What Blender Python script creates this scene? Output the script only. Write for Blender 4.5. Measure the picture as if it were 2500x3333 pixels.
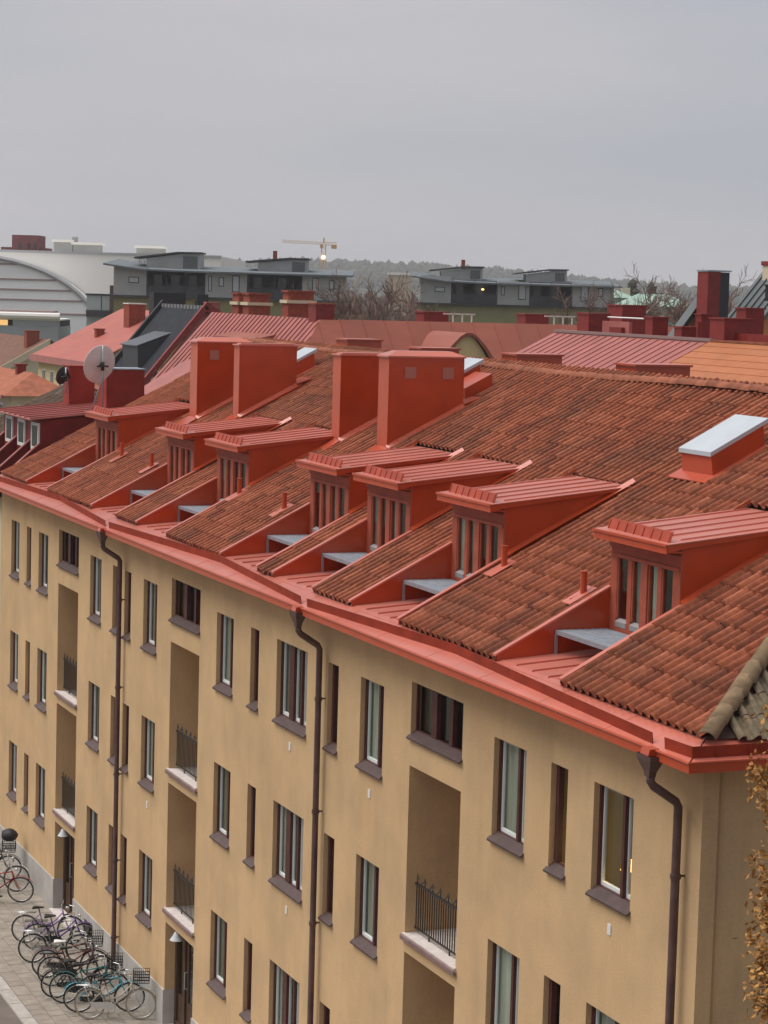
import bpy, math, random
import numpy as np
from mathutils import Vector, Matrix

for o in list(bpy.data.objects):
    bpy.data.objects.remove(o)
scene = bpy.context.scene
COL = scene.collection
random.seed(7)

# ---------------------------------------------------------------- camera
CAM = Vector((0.0, -13.786, 15.491))
RIGHT = Vector((0.37970, 0.92469, 0.02778))
DOWN = Vector((0.10020, -0.01125, -0.99490))
FWD = Vector((-0.91967, 0.38054, -0.09692))
FPX = 7413.0 / 2500.0
cam_data = bpy.data.cameras.new('camera')
cam = bpy.data.objects.new('camera', cam_data)
COL.objects.link(cam)
m = Matrix.Identity(4)
for i in range(3):
    m[i][0] = RIGHT[i]; m[i][1] = -DOWN[i]; m[i][2] = -FWD[i]; m[i][3] = CAM[i]
cam.matrix_world = m
cam_data.sensor_fit = 'HORIZONTAL'
cam_data.sensor_width = 36.0
cam_data.lens = FPX * 36.0
cam_data.clip_start = 0.5
cam_data.clip_end = 9000.0
scene.camera = cam

# ---------------------------------------------------------------- sky, sun, exposure
SUN_DIR = Vector((-0.24, -0.42, 0.87)).normalized()      # towards the bright part of the cloud cover
world = bpy.data.worlds.new('World'); scene.world = world
world.use_nodes = True
wn = world.node_tree.nodes; wl = world.node_tree.links
wn.clear()
out = wn.new('ShaderNodeOutputWorld'); bg = wn.new('ShaderNodeBackground')
sky = wn.new('ShaderNodeTexSky'); sky.sky_type = 'NISHITA'; sky.sun_disc = False
sky.sun_elevation = math.asin(SUN_DIR.z)
sky.sun_rotation = math.atan2(SUN_DIR.x, SUN_DIR.y)
sky.dust_density = 4.0
tc = wn.new('ShaderNodeTexCoord')
mp = wn.new('ShaderNodeMapping'); mp.inputs['Scale'].default_value = (1.6, 1.6, 9.0)
nz = wn.new('ShaderNodeTexNoise'); nz.inputs['Scale'].default_value = 1.5; nz.inputs['Detail'].default_value = 4.0
nz.inputs['Roughness'].default_value = 0.45
rp = wn.new('ShaderNodeValToRGB')
rp.color_ramp.elements[0].position = 0.34; rp.color_ramp.elements[0].color = (3.85, 4.05, 4.5, 1)
rp.color_ramp.elements[1].position = 0.66; rp.color_ramp.elements[1].color = (5.0, 4.80, 5.02, 1)
sep = wn.new('ShaderNodeSeparateXYZ')
gr = wn.new('ShaderNodeValToRGB')                         # even overcast: the cloud deck brightens smoothly towards the zenith
gr.color_ramp.interpolation = 'B_SPLINE'
ge = gr.color_ramp.elements
ge[0].position = 0.0; ge[0].color = (1.75, 1.66, 1.54, 1)
ge[1].position = 1.0; ge[1].color = (1.35, 1.35, 1.35, 1)
for p_, v_ in ((.10, 1.02), (.25, .85), (.45, .98)):
    e_ = ge.new(p_); e_.color = (v_, v_, v_, 1)
mul = wn.new('ShaderNodeMixRGB'); mul.blend_type = 'MULTIPLY'; mul.inputs[0].default_value = 1.0
mx = wn.new('ShaderNodeMixRGB'); mx.inputs[0].default_value = 0.93
wl.new(tc.outputs['Generated'], mp.inputs[0]); wl.new(mp.outputs[0], nz.inputs['Vector'])
wl.new(nz.outputs['Fac'], rp.inputs[0]); wl.new(tc.outputs['Generated'], sep.inputs[0])
wl.new(sep.outputs['Z'], gr.inputs[0])
wl.new(rp.outputs[0], mul.inputs[1]); wl.new(gr.outputs[0], mul.inputs[2])
wl.new(sky.outputs[0], mx.inputs[1]); wl.new(mul.outputs[0], mx.inputs[2])
wl.new(mx.outputs[0], bg.inputs['Color'])
bg.inputs['Strength'].default_value = 0.052
wl.new(bg.outputs[0], out.inputs[0])

sun_data = bpy.data.lights.new('sun', 'SUN')
sun_data.energy = 1.5; sun_data.angle = math.radians(50); sun_data.color = (1.0, 0.96, 0.9)
sun = bpy.data.objects.new('sun', sun_data); COL.objects.link(sun)
sun.rotation_euler = SUN_DIR.to_track_quat('Z', 'Y').to_euler()
sun.location = (0, -30, 60)

scene.view_settings.view_transform = 'Standard'
scene.view_settings.look = 'None'
scene.view_settings.exposure = 1.18
scene.view_settings.gamma = 1.0
scene.view_settings.use_curve_mapping = False

# ---------------------------------------------------------------- helpers
class MB:
    """collects faces; build() links them as one mesh object"""
    def __init__(self): self.v = []; self.f = []
    def add(self, vs, fs):
        b = len(self.v); self.v += [tuple(p) for p in vs]; self.f += [tuple(i + b for i in f) for f in fs]; return self
    def poly(self, *p): return self.add(p, [tuple(range(len(p)))])
    def box(self, x0, x1, y0, y1, z0, z1):
        return self.hexa((x0,y0,z0),(x1,y0,z0),(x1,y1,z0),(x0,y1,z0),(x0,y0,z1),(x1,y0,z1),(x1,y1,z1),(x0,y1,z1))
    def hexa(self, *p):
        return self.add(p, [(3,2,1,0),(4,5,6,7),(0,1,5,4),(1,2,6,5),(2,3,7,6),(3,0,4,7)])
    def slab(self, pts, d):
        """closed prism: polygon pts moved by vector d"""
        n = len(pts); q = [tuple(a + b for a, b in zip(p, d)) for p in pts]
        return self.add(list(pts) + q, [tuple(range(n)), tuple(range(2*n-1, n-1, -1))] + [(i, i+n, (i+1) % n + n, (i+1) % n) for i in range(n)])
    def tube(self, pts, r, n=6, cap=True):
        pts = [Vector(p) for p in pts]; rs = r if isinstance(r, (list, tuple)) else [r]*len(pts)
        b = len(self.v); prev = None
        for i, p in enumerate(pts):
            t = (pts[min(i+1, len(pts)-1)] - pts[max(i-1, 0)]).normalized()
            if prev is None:
                a = Vector((0,0,1)) if abs(t.z) < .9 else Vector((1,0,0)); u = t.cross(a).normalized()
            else:
                u = (prev - t*prev.dot(t)).normalized()
            prev = u; w = t.cross(u)
            for k in range(n):
                an = 2*math.pi*k/n
                self.v.append(tuple(p + (u*math.cos(an) + w*math.sin(an))*rs[i]))
        for i in range(len(pts)-1):
            for k in range(n):
                self.f.append((b+i*n+k, b+i*n+(k+1) % n, b+(i+1)*n+(k+1) % n, b+(i+1)*n+k))
        if cap:
            self.f.append(tuple(b+k for k in range(n-1, -1, -1))); e = b+(len(pts)-1)*n
            self.f.append(tuple(e+k for k in range(n)))
        return self
    def ring(self, c, R, r, axis='y', n=24, k=6):
        c = Vector(c); b = len(self.v)
        for i in range(n):
            a = 2*math.pi*i/n
            rad = {'y': Vector((math.cos(a),0,math.sin(a))), 'z': Vector((math.cos(a),math.sin(a),0)), 'x': Vector((0,math.cos(a),math.sin(a)))}[axis]
            ax = {'y': Vector((0,1,0)), 'z': Vector((0,0,1)), 'x': Vector((1,0,0))}[axis]
            for j in range(k):
                t = 2*math.pi*j/k
                self.v.append(tuple(c + rad*(R + r*math.cos(t)) + ax*(r*math.sin(t))))
        for i in range(n):
            for j in range(k):
                self.f.append((b+i*k+j, b+((i+1) % n)*k+j, b+((i+1) % n)*k+(j+1) % k, b+i*k+(j+1) % k))
        return self
    def mesh(self, name, mat, smooth=False):
        me = bpy.data.meshes.new(name); me.from_pydata(self.v, [], self.f)
        import bmesh
        bm = bmesh.new(); bm.from_mesh(me); bmesh.ops.recalc_face_normals(bm, faces=bm.faces); bm.to_mesh(me); bm.free()
        if mat: me.materials.append(mat)
        if smooth:
            for p in me.polygons: p.use_smooth = True
        return me
    def build(self, name, mat, parent=None, smooth=False, loc=(0,0,0)):
        return link(name, self.mesh(name, mat, smooth), parent, loc)

WLOC = {}
def link(name, me, parent=None, loc=(0,0,0)):
    """loc is the wanted world position of the object's origin"""
    o = bpy.data.objects.new(name, me); COL.objects.link(o)
    loc = Vector(loc); WLOC[o] = loc
    if parent:
        o.parent = parent; o.location = loc - WLOC[parent]
    else:
        o.location = loc
    return o
def local(name, me, parent, loc=(0,0,0), rot=(0,0,0)):
    """child placed in its parent's own frame"""
    o = bpy.data.objects.new(name, me); COL.objects.link(o); o.parent = parent; o.location = loc; o.rotation_euler = rot
    WLOC[o] = Vector(loc); return o
def tag(o, label=None, cat=None, group=None, kind=None):
    if label: o['label'] = label
    if cat: o['category'] = cat
    if group: o['group'] = group
    if kind: o['kind'] = kind
    return o
def thing(name, loc, label, cat, group=None, rz=0.0):
    o = bpy.data.objects.new(name, None); COL.objects.link(o); o.location = loc; o.rotation_euler = (0,0,rz)
    o.empty_display_size = .3
    WLOC[o] = Vector(loc); return tag(o, label, cat, group)

MATS = {}
def mat(name, col, rough=.6, sheen=0.0, spec=.4, var=.0, scale=3.0, col2=None, bump=0.0, bscale=40.0, metal=0.0, stretch=(1,1,1), emit=None, detail=5.0, objvar=0.0):
    if name in MATS: return MATS[name]
    M = bpy.data.materials.new(name); M.use_nodes = True; nt = M.node_tree; n = nt.nodes; l = nt.links
    b = n['Principled BSDF']; b.inputs['Roughness'].default_value = rough
    b.inputs['Specular IOR Level'].default_value = spec; b.inputs['Metallic'].default_value = metal
    b.inputs['Base Color'].default_value = (*col, 1)
    if sheen:
        b.inputs['Sheen Weight'].default_value = sheen; b.inputs['Sheen Roughness'].default_value = .36; b.inputs['Sheen Tint'].default_value = (1.0,.62,.54,1)
    if emit: b.inputs['Emission Color'].default_value = (*emit[:3], 1); b.inputs['Emission Strength'].default_value = emit[3]
    last = None
    if var or col2 or bump or objvar:
        g = n.new('ShaderNodeNewGeometry')
        mpn = n.new('ShaderNodeMapping'); mpn.inputs['Scale'].default_value = stretch; l.new(g.outputs['Position'], mpn.inputs[0])
    if var or col2:
        t = n.new('ShaderNodeTexNoise'); t.inputs['Scale'].default_value = scale; t.inputs['Detail'].default_value = detail
        l.new(mpn.outputs[0], t.inputs['Vector'])
        r = n.new('ShaderNodeValToRGB'); r.color_ramp.elements[0].position = .3; r.color_ramp.elements[1].position = .7
        c2 = col2 or tuple(min(1, c*(1+var)) for c in col); c1 = col if col2 else tuple(c*(1-var) for c in col)
        r.color_ramp.elements[0].color = (*c1, 1); r.color_ramp.elements[1].color = (*c2, 1)
        l.new(t.outputs['Fac'], r.inputs[0]); last = r.outputs[0]
    if objvar:
        oi = n.new('ShaderNodeObjectInfo'); mr = n.new('ShaderNodeMapRange')
        mr.inputs['To Min'].default_value = 1-objvar; mr.inputs['To Max'].default_value = 1+objvar
        l.new(oi.outputs['Random'], mr.inputs['Value'])
        mm = n.new('ShaderNodeVectorMath'); mm.operation = 'SCALE'
        if last: l.new(last, mm.inputs[0])
        else: mm.inputs[0].default_value = col
        l.new(mr.outputs[0], mm.inputs['Scale']); last = mm.outputs[0]
    if last: l.new(last, b.inputs['Base Color'])
    if bump:
        t2 = n.new('ShaderNodeTexNoise'); t2.inputs['Scale'].default_value = bscale; t2.inputs['Detail'].default_value = 3.0
        bn = n.new('ShaderNodeBump'); bn.inputs['Strength'].default_value = bump; bn.inputs['Distance'].default_value = .02
        l.new(g.outputs['Position'], t2.inputs['Vector']); l.new(t2.outputs['Fac'], bn.inputs['Height']); l.new(bn.outputs[0], b.inputs['Normal'])
    MATS[name] = M
    return M

def tile_mat(name, tw, tc_, cols, axis='x', moss=(.06,.055,.03), mossamt=.5):
    """clay tiles: one tone per tile (hash of its column and course), weathering patches over it"""
    M = bpy.data.materials.new(name); M.use_nodes = True; nt = M.node_tree; n = nt.nodes; l = nt.links
    b = n['Principled BSDF']; b.inputs['Roughness'].default_value = .8; b.inputs['Specular IOR Level'].default_value = .25
    g = n.new('ShaderNodeNewGeometry')
    sv = n.new('ShaderNodeVectorMath'); sv.operation = 'MULTIPLY'
    sv.inputs[1].default_value = (1/tw, 1/tc_, 0) if axis == 'x' else (1/tc_, 1/tw, 0)
    of = n.new('ShaderNodeVectorMath'); of.operation = 'ADD'; of.inputs[1].default_value = (0.0, 0.12, 0)
    fl = n.new('ShaderNodeVectorMath'); fl.operation = 'FLOOR'
    wnz = n.new('ShaderNodeTexWhiteNoise'); wnz.noise_dimensions = '2D'
    l.new(g.outputs['Position'], sv.inputs[0]); l.new(sv.outputs[0], of.inputs[0]); l.new(of.outputs[0], fl.inputs[0]); l.new(fl.outputs[0], wnz.inputs['Vector'])
    r = n.new('ShaderNodeValToRGB')
    els = r.color_ramp.elements
    while len(els) < len(cols): els.new(.5)
    for e, (p, c) in zip(els, cols): e.position = p; e.color = (*c, 1)
    l.new(wnz.outputs['Value'], r.inputs[0])
    n1 = n.new('ShaderNodeTexNoise'); n1.inputs['Scale'].default_value = .55; n1.inputs['Detail'].default_value = 6; n1.inputs['Roughness'].default_value = .65
    l.new(g.outputs['Position'], n1.inputs['Vector'])
    r1 = n.new('ShaderNodeValToRGB'); r1.color_ramp.elements[0].position = .47; r1.color_ramp.elements[1].position = .66
    r1.color_ramp.elements[0].color = (0,0,0,1); r1.color_ramp.elements[1].color = (mossamt,)*3 + (1,)
    l.new(n1.outputs['Fac'], r1.inputs[0])
    n2 = n.new('ShaderNodeTexNoise'); n2.inputs['Scale'].default_value = 14; n2.inputs['Detail'].default_value = 4
    l.new(g.outputs['Position'], n2.inputs['Vector'])
    r2 = n.new('ShaderNodeValToRGB'); r2.color_ramp.elements[0].position = .35; r2.color_ramp.elements[0].color = (.72,.72,.72,1); r2.color_ramp.elements[1].position = .7; r2.color_ramp.elements[1].color = (1.12,1.12,1.12,1)
    l.new(n2.outputs['Fac'], r2.inputs[0])
    m1 = n.new('ShaderNodeMixRGB'); l.new(r1.outputs[0], m1.inputs[0]); l.new(r.outputs[0], m1.inputs[1]); m1.inputs[2].default_value = (*moss, 1)
    m2 = n.new('ShaderNodeMixRGB'); m2.blend_type = 'MULTIPLY'; m2.inputs[0].default_value = 1
    l.new(m1.outputs[0], m2.inputs[1]); l.new(r2.outputs[0], m2.inputs[2]); l.new(m2.outputs[0], b.inputs['Base Color'])
    return M

def glass_mat(name, tint=(.9,.95,.93), rough=.03):
    M = bpy.data.materials.new(name); M.use_nodes = True; nt = M.node_tree; n = nt.nodes; l = nt.links
    n.remove(n['Principled BSDF'])
    tr = n.new('ShaderNodeBsdfTransparent'); tr.inputs[0].default_value = (*tint, 1)
    gl = n.new('ShaderNodeBsdfGlossy'); gl.inputs['Roughness'].default_value = rough
    lw = n.new('ShaderNodeLayerWeight'); lw.inputs['Blend'].default_value = .5
    pw = n.new('ShaderNodeMath'); pw.operation = 'POWER'; pw.inputs[1].default_value = 3.2
    fr = n.new('ShaderNodeMath'); fr.operation = 'MULTIPLY_ADD'; fr.inputs[1].default_value = .75; fr.inputs[2].default_value = .05
    l.new(lw.outputs['Facing'], pw.inputs[0]); l.new(pw.outputs[0], fr.inputs[0])
    mxs = n.new('ShaderNodeMixShader')
    l.new(fr.outputs[0], mxs.inputs[0]); l.new(tr.outputs[0], mxs.inputs[1]); l.new(gl.outputs[0], mxs.inputs[2])
    l.new(mxs.outputs[0], n['Material Output'].inputs[0])
    MATS[name] = M
    return M

# colours of things
GUT = mat('shaded_red_gutter_sheet', (.27,.034,.014), rough=.5, spec=.25, var=.22, scale=3)  # red sheet darkened: shade on the gutter upstand put into the colour
TOPLIT = mat('toplit_red_sheet', (.56,.145,.095), rough=.24, spec=.75, sheen=.9, var=.10, scale=1.2, bump=.12, bscale=2.2)  # lighter copy of the red sheet: sky light on upward faces painted in
RED = mat('red_sheet_metal', (.45,.053,.010), rough=.22, spec=.75, sheen=.6, var=.12, scale=1.6, bump=.16, bscale=2.2)
REDV = mat('red_painted_board', (.36,.085,.05), rough=.55, spec=.25, var=.12, scale=6)
FASC = mat('red_fascia', (.46,.06,.016), rough=.3, spec=.5, sheen=.4, var=.08, scale=4)
def plaster_mat():
    M = bpy.data.materials.new('ochre_plaster'); M.use_nodes = True; nt = M.node_tree; n = nt.nodes; l = nt.links
    b = n['Principled BSDF']; b.inputs['Roughness'].default_value = .93; b.inputs['Specular IOR Level'].default_value = .1
    g = n.new('ShaderNodeNewGeometry')
    def noise(scale, stretch, detail=5, rough=.6):
        mp_ = n.new('ShaderNodeMapping'); mp_.inputs['Scale'].default_value = stretch; l.new(g.outputs['Position'], mp_.inputs[0])
        t = n.new('ShaderNodeTexNoise'); t.inputs['Scale'].default_value = scale; t.inputs['Detail'].default_value = detail; t.inputs['Roughness'].default_value = rough
        l.new(mp_.outputs[0], t.inputs['Vector']); return t.outputs['Fac']
    def ramp(src, p0, c0, p1, c1):
        r = n.new('ShaderNodeValToRGB'); r.color_ramp.elements[0].position = p0; r.color_ramp.elements[0].color = (*c0, 1); r.color_ramp.elements[1].position = p1; r.color_ramp.elements[1].color = (*c1, 1); l.new(src, r.inputs[0]); return r.outputs[0]
    def mulc(a, b_):
        m_ = n.new('ShaderNodeMixRGB'); m_.blend_type = 'MULTIPLY'; m_.inputs[0].default_value = 1; l.new(a, m_.inputs[1]); l.new(b_, m_.inputs[2]); return m_.outputs[0]
    base = ramp(noise(.33, (1,1,.6), 8), .3, (.57,.385,.215), .7, (.645,.445,.25))
    streak = ramp(noise(1.7, (1,1,.13), 6, .7), .30, (.91,.905,.89), .52, (1.0,1.0,1.0))       # rain runs
    patch = ramp(noise(.9, (1,1,1), 3), .34, (.89,.89,.90), .60, (1.03,1.02,1.0))
    grain = ramp(noise(26, (1,1,1), 4), .3, (.93,.93,.93), .7, (1.05,1.05,1.05))
    l.new(mulc(mulc(mulc(base, streak), patch), grain), b.inputs['Base Color'])
    bn = n.new('ShaderNodeBump'); bn.inputs['Strength'].default_value = .25; bn.inputs['Distance'].default_value = .02
    l.new(noise(55, (1,1,1), 3), bn.inputs['Height']); l.new(bn.outputs[0], b.inputs['Normal'])
    MATS['ochre_plaster'] = M; return M
PLASTER = plaster_mat()
PLINTH = mat('grey_plinth', (.42,.40,.37), rough=.9, spec=.1, var=.16, scale=1.6, bump=.2, bscale=30)
REVEAL = PLASTER
FRAME = mat('dark_red_window_frame', (.085,.026,.022), rough=.45, spec=.4, var=.2, scale=8)
INNER = mat('white_window_paint', (.74,.77,.75), rough=.5, spec=.3)
SILL = mat('brown_sill_metal', (.085,.052,.048), rough=.5, spec=.4, var=.2, scale=7)
PIPE = mat('brown_pipe_metal', (.10,.052,.045), rough=.45, spec=.45, var=.25, scale=5)
CURTAIN2 = mat('grey_blind', (.42,.39,.33), rough=.95, spec=.05, var=.2, scale=7, stretch=(1,1,.1), objvar=.35)
CURTAIN = mat('pale_curtain', (.60,.58,.51), rough=.95, spec=.05, var=.18, scale=9, stretch=(1,1,.1), objvar=.25)
DARK = mat('dark_interior', (.05,.045,.04), rough=.9)
GALV = mat('galvanised_steel', (.34,.39,.44), rough=.42, spec=.5, metal=.45, var=.14, scale=8)
LIDW = mat('skylight_lid', (.46,.50,.54), rough=.35, spec=.5, var=.05, scale=3)
IRON = mat('dark_iron', (.03,.028,.026), rough=.5, spec=.4)
CONC = mat('pale_slab_edge', (.62,.56,.53), rough=.85, spec=.15, var=.12, scale=6)
WOOD = mat('brown_door_wood', (.075,.04,.026), rough=.5, spec=.35, var=.3, scale=7, stretch=(1,1,.15))
UNDER = mat('dark_underlay', (.07,.04,.03), rough=.95)
GLASS = glass_mat('window_glass')
TW, TCY = .205, .34
TILE = tile_mat('clay_roof_tile', TW, TCY, [(.0,(.185,.053,.028)),(.2,(.26,.074,.036)),(.75,(.32,.09,.042)),(.97,(.40,.128,.065))], moss=(.10,.050,.032), mossamt=.45)
TILEM = tile_mat('mossy_roof_tile', TW, TCY, [(.0,(.15,.11,.07)),(.5,(.20,.15,.095)),(.95,(.26,.19,.125))], axis='y', moss=(.10,.095,.05), mossamt=.5)
RTILE = mat('ridge_clay', (.26,.09,.05), rough=.85, spec=.2, var=.25, scale=5, objvar=.18)
HTILE = mat('mossy_hip_clay', (.14,.10,.06), rough=.9, spec=.15, scale=6, col2=(.25,.17,.105), objvar=.2)
# ================================================================ the apartment building
X0, X1 = -60.2, -23.14          # facade from party wall to corner
YB = 13.8                        # rear wall
ZW = 10.03                       # soffit height
T = .52                          # roof slope
YR = 6.88
def zroof(y): return 10.14 + T*(y + .5)
ZR = zroof(YR)
bld = thing('apartment_building', (-41.6, 6.9, 0), 'long ochre plaster apartment building with red clay tile roof and seven dormers', 'apartment building')

HEADS = [9.2, 6.25, 3.3]
WINS = [(-59.0,-58.1,'two'),(-57.28,-56.8,'slit'),(-56.0,-55.03,'two'),(-51.03,-50.06,'two'),(-49.1,-48.62,'slit'),(-48.12,-47.62,'slit'),
        (-46.65,-45.65,'two'),(-41.63,-40.62,'two'),(-39.61,-39.14,'slit'),(-38.17,-36.6,'three'),(-35.6,-35.1,'slit'),(-34.1,-33.1,'two'),
        (-28.96,-27.91,'two'),(-27.14,-26.64,'slit'),(-25.89,-24.82,'two')]
LOGS = [(-53.97,-52.08),(-44.62,-42.69),(-31.99,-30.05)]
WH = 1.47
openings = []
for a, b_, k in WINS:
    for h in HEADS: openings.append((a, b_, h-WH, h, k))
for a, b_ in LOGS:
    openings += [(a, b_, 8.62, 9.48, 'square'), (a, b_, 5.47, 8.16, 'loggia'), (a, b_, 2.52, 5.2, 'loggia'), (a, b_, 0.02, 2.24, 'door')]
openings.append((-50.98, -50.23, .16, .60, 'basement'))

# wall skin with its openings cut out, reveals included
w = MB(); pl = MB()
xs = sorted({X0, X1} | {o[0] for o in openings} | {o[1] for o in openings})
zs = sorted({0.0, .78, ZW} | {o[2] for o in openings} | {o[3] for o in openings})
def hole(x, z): return any(o[0] < x < o[1] and o[2] < z < o[3] for o in openings)
for i in range(len(xs)-1):
    for j in range(len(zs)-1):
        xm, zm = (xs[i]+xs[i+1])/2, (zs[j]+zs[j+1])/2
        if hole(xm, zm): continue
        if zm < .78: pl.poly((xs[i],-.03,zs[j]),(xs[i+1],-.03,zs[j]),(xs[i+1],-.03,zs[j+1]),(xs[i],-.03,zs[j+1]))
        else: w.poly((xs[i],0,zs[j]),(xs[i+1],0,zs[j]),(xs[i+1],0,zs[j+1]),(xs[i],0,zs[j+1]))
        if abs(zs[j+1]-.78) < 1e-6: pl.poly((xs[i],-.03,.78),(xs[i+1],-.03,.78),(xs[i+1],.01,.78),(xs[i],.01,.78))
for a, b_, z0, z1, k in openings:
    d = {'loggia': 1.5, 'door': 1.1, 'basement': .3}.get(k, .17)
    y0 = 0 if k != 'basement' else -.03
    tgt = pl if k == 'basement' else w
    tgt.poly((a,y0,z0),(a,d,z0),(a,d,z1),(a,y0,z1)); tgt.poly((b_,y0,z0),(b_,d,z0),(b_,d,z1),(b_,y0,z1))
    tgt.poly((a,y0,z1),(b_,y0,z1),(b_,d,z1),(a,d,z1)); tgt.poly((a,y0,z0),(b_,y0,z0),(b_,d,z0),(a,d,z0))
    if k in ('loggia', 'basement'): tgt.poly((a,d,z0),(b_,d,z0),(b_,d,z1),(a,d,z1))
    if k == 'door':                                            # grey stone base runs into the door recess
        for xx in (a+.004, b_-.004): pl.poly((xx,-.03,0),(xx,d,0),(xx,d,.78),(xx,-.03,.78))
# end wall with its stepped corner moulding, rear and party walls
w.poly((X1,0,0),(X1,.22,0),(X1,.22,ZW),(X1,0,ZW))
w.poly((X1,.22,0),(X1-.06,.24,0),(X1-.06,.24,ZW),(X1,.22,ZW)); w.poly((X1-.06,.24,0),(X1-.03,.28,0),(X1-.03,.28,ZW),(X1-.06,.24,ZW))
w.poly((X1-.03,.28,0),(X1-.07,.34,0),(X1-.07,.34,ZW),(X1-.03,.28,ZW))
w.poly((X1-.07,.34,0),(X1-.07,YB,0),(X1-.07,YB,ZW),(X1-.07,.34,ZW))
w.poly((X0,YB,0),(X1-.07,YB,0),(X1-.07,YB,ZW),(X0,YB,ZW)); w.poly((X0,0,0),(X0,YB,0),(X0,YB,ZW),(X0,YR,ZR-.1),(X0,0,ZW))
wall = w.build('wall', PLASTER, bld)
plinth = pl.build('plinth', PLINTH, bld)

# ---- windows: one mesh set per kind, shared by the repeats
def frame_rect(mb, x0, x1, z0, z1, y0, y1, t, tb=None):
    tb = tb or t
    mb.box(x0,x0+t,y0,y1,z0,z1); mb.box(x1-t,x1,y0,y1,z0,z1); mb.box(x0+t,x1-t,y0,y1,z1-t,z1); mb.box(x0+t,x1-t,y0,y1,z0,z0+tb)
def curtain_mesh(w_, h_, gap, seed, m_=None):
    rnd = random.Random(seed); mb = MB()
    e = w_*(.62-gap)
    for x0, x1 in ((-.22, e), (e+gap*w_, w_+.02)):
        k = max(4, int((x1-x0)/.025)); ph = rnd.random()*6
        pts = [(x0+(x1-x0)*i/k, .195+.009*math.sin(i*1.15+ph)) for i in range(k+1)]
        for p, q in zip(pts, pts[1:]): mb.poly((p[0],p[1],-.05),(q[0],q[1],-.05),(q[0],q[1],h_+.05),(p[0],p[1],h_+.05))
    return mb.mesh('curtain', m_ or CURTAIN, True)
def win_kind(k, wd, ht):
    fr, inn, panes = MB(), MB(), []
    FY0, FY1 = .085, .125
    frame_rect(fr, 0, wd, .06, ht, FY0, FY1, .045)
    if k == 'two': cuts = [(.045, wd*.62), (wd*.62+.07, wd-.045)]
    elif k == 'three': cuts = [(.045, .50), (.72, 1.06), (1.13, wd-.045)]
    elif k == 'square': cuts = [(.05, .62), (.82, 1.30), (1.42, wd-.05)]
    elif k == 'slit': cuts = [(.10, wd-.06)]
    else: cuts = [(.05, wd-.05)]
    for (a, b_), (c, d_) in zip(cuts, cuts[1:]): fr.box(b_, c, FY0-.012, FY1+.02, .105, ht-.045)
    if k == 'slit': fr.box(.045,.10,FY0-.01,FY1+.03,.105,ht-.045)
    for a, b_ in cuts:
        p = MB(); p.box(a, b_, .15, .155, .105, ht-.045); panes.append(p.mesh('pane', GLASS))
        if k in ('two', 'three'): frame_rect(inn, a+.001, b_-.001, .106, ht-.046, .1255, .165, .024, .05)
        elif k == 'slit': inn.box(b_-.03, b_-.001, .1, .165, .106, ht-.046)
    s = MB()                                                     # folded sheet sill, dipping outwards
    s.slab([(.002,-.002,.03),(.002,.10,.105),(.002,.10,.02),(.002,-.002,.005)], (wd-.004,0,0)); s.slab([(-.035,-.058,-.012),(-.035,-.003,.03),(-.035,-.003,.005),(-.035,-.05,-.03),(-.035,-.058,-.042)], (wd+.06,0,0))
    return dict(frame=fr.mesh('window', FRAME), inner=inn.mesh('inner_frame', INNER) if inn.v else None, panes=panes, sill=s.mesh('sill', SILL))
kinds = {}; curtains = {}
rnd = random.Random(3)
for a, b_, z0, z1, k in openings:
    if k not in ('two', 'slit', 'three', 'square'): continue
    wd = round(b_-a, 2); key = (k, wd, round(z1-z0, 2))
    if key not in kinds: kinds[key] = win_kind(k, b_-a, z1-z0)
    K = kinds[key]
    o = link('window', K['frame'], bld, (a, 0, z0))
    for pm in K['panes']: link('pane', pm, o, (a, 0, z0))
    if K['inner']: link('inner_frame', K['inner'], o, (a, 0, z0))
    link('sill', K['sill'], o, (a, 0, z0))
    lit = abs(a+25.89) < .01 and z1 > 9
    if k in ('two', 'three') and not lit:
        g_ = rnd.choice([.0, .0, .10, .22, .34]); cm = rnd.choice([CURTAIN, CURTAIN, CURTAIN2]); ck = (wd, g_, cm.name)
        if ck not in curtains: curtains[ck] = curtain_mesh(b_-a, z1-z0, g_, int(wd*100), cm)
        link('curtain', curtains[ck], o, (a, 0, z0))
# rooms behind the glass: plain dark-walled boxes with a pale back wall
rm = MB()
for zf in (.3, 3.6, 6.55): rm.box(X0+.3, X1-.3, 3.2, 3.25, zf, zf+2.7)
rm.build('room_back_wall', mat('room_wall', (.35,.33,.28), rough=.9), bld)
fl = MB()
for zf in (.25, 3.5, 6.45, 9.6): fl.box(X0+.3, X1-.3, 1.6, 3.2, zf-.1, zf)
fl.build('room_floor', DARK, bld)

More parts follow.
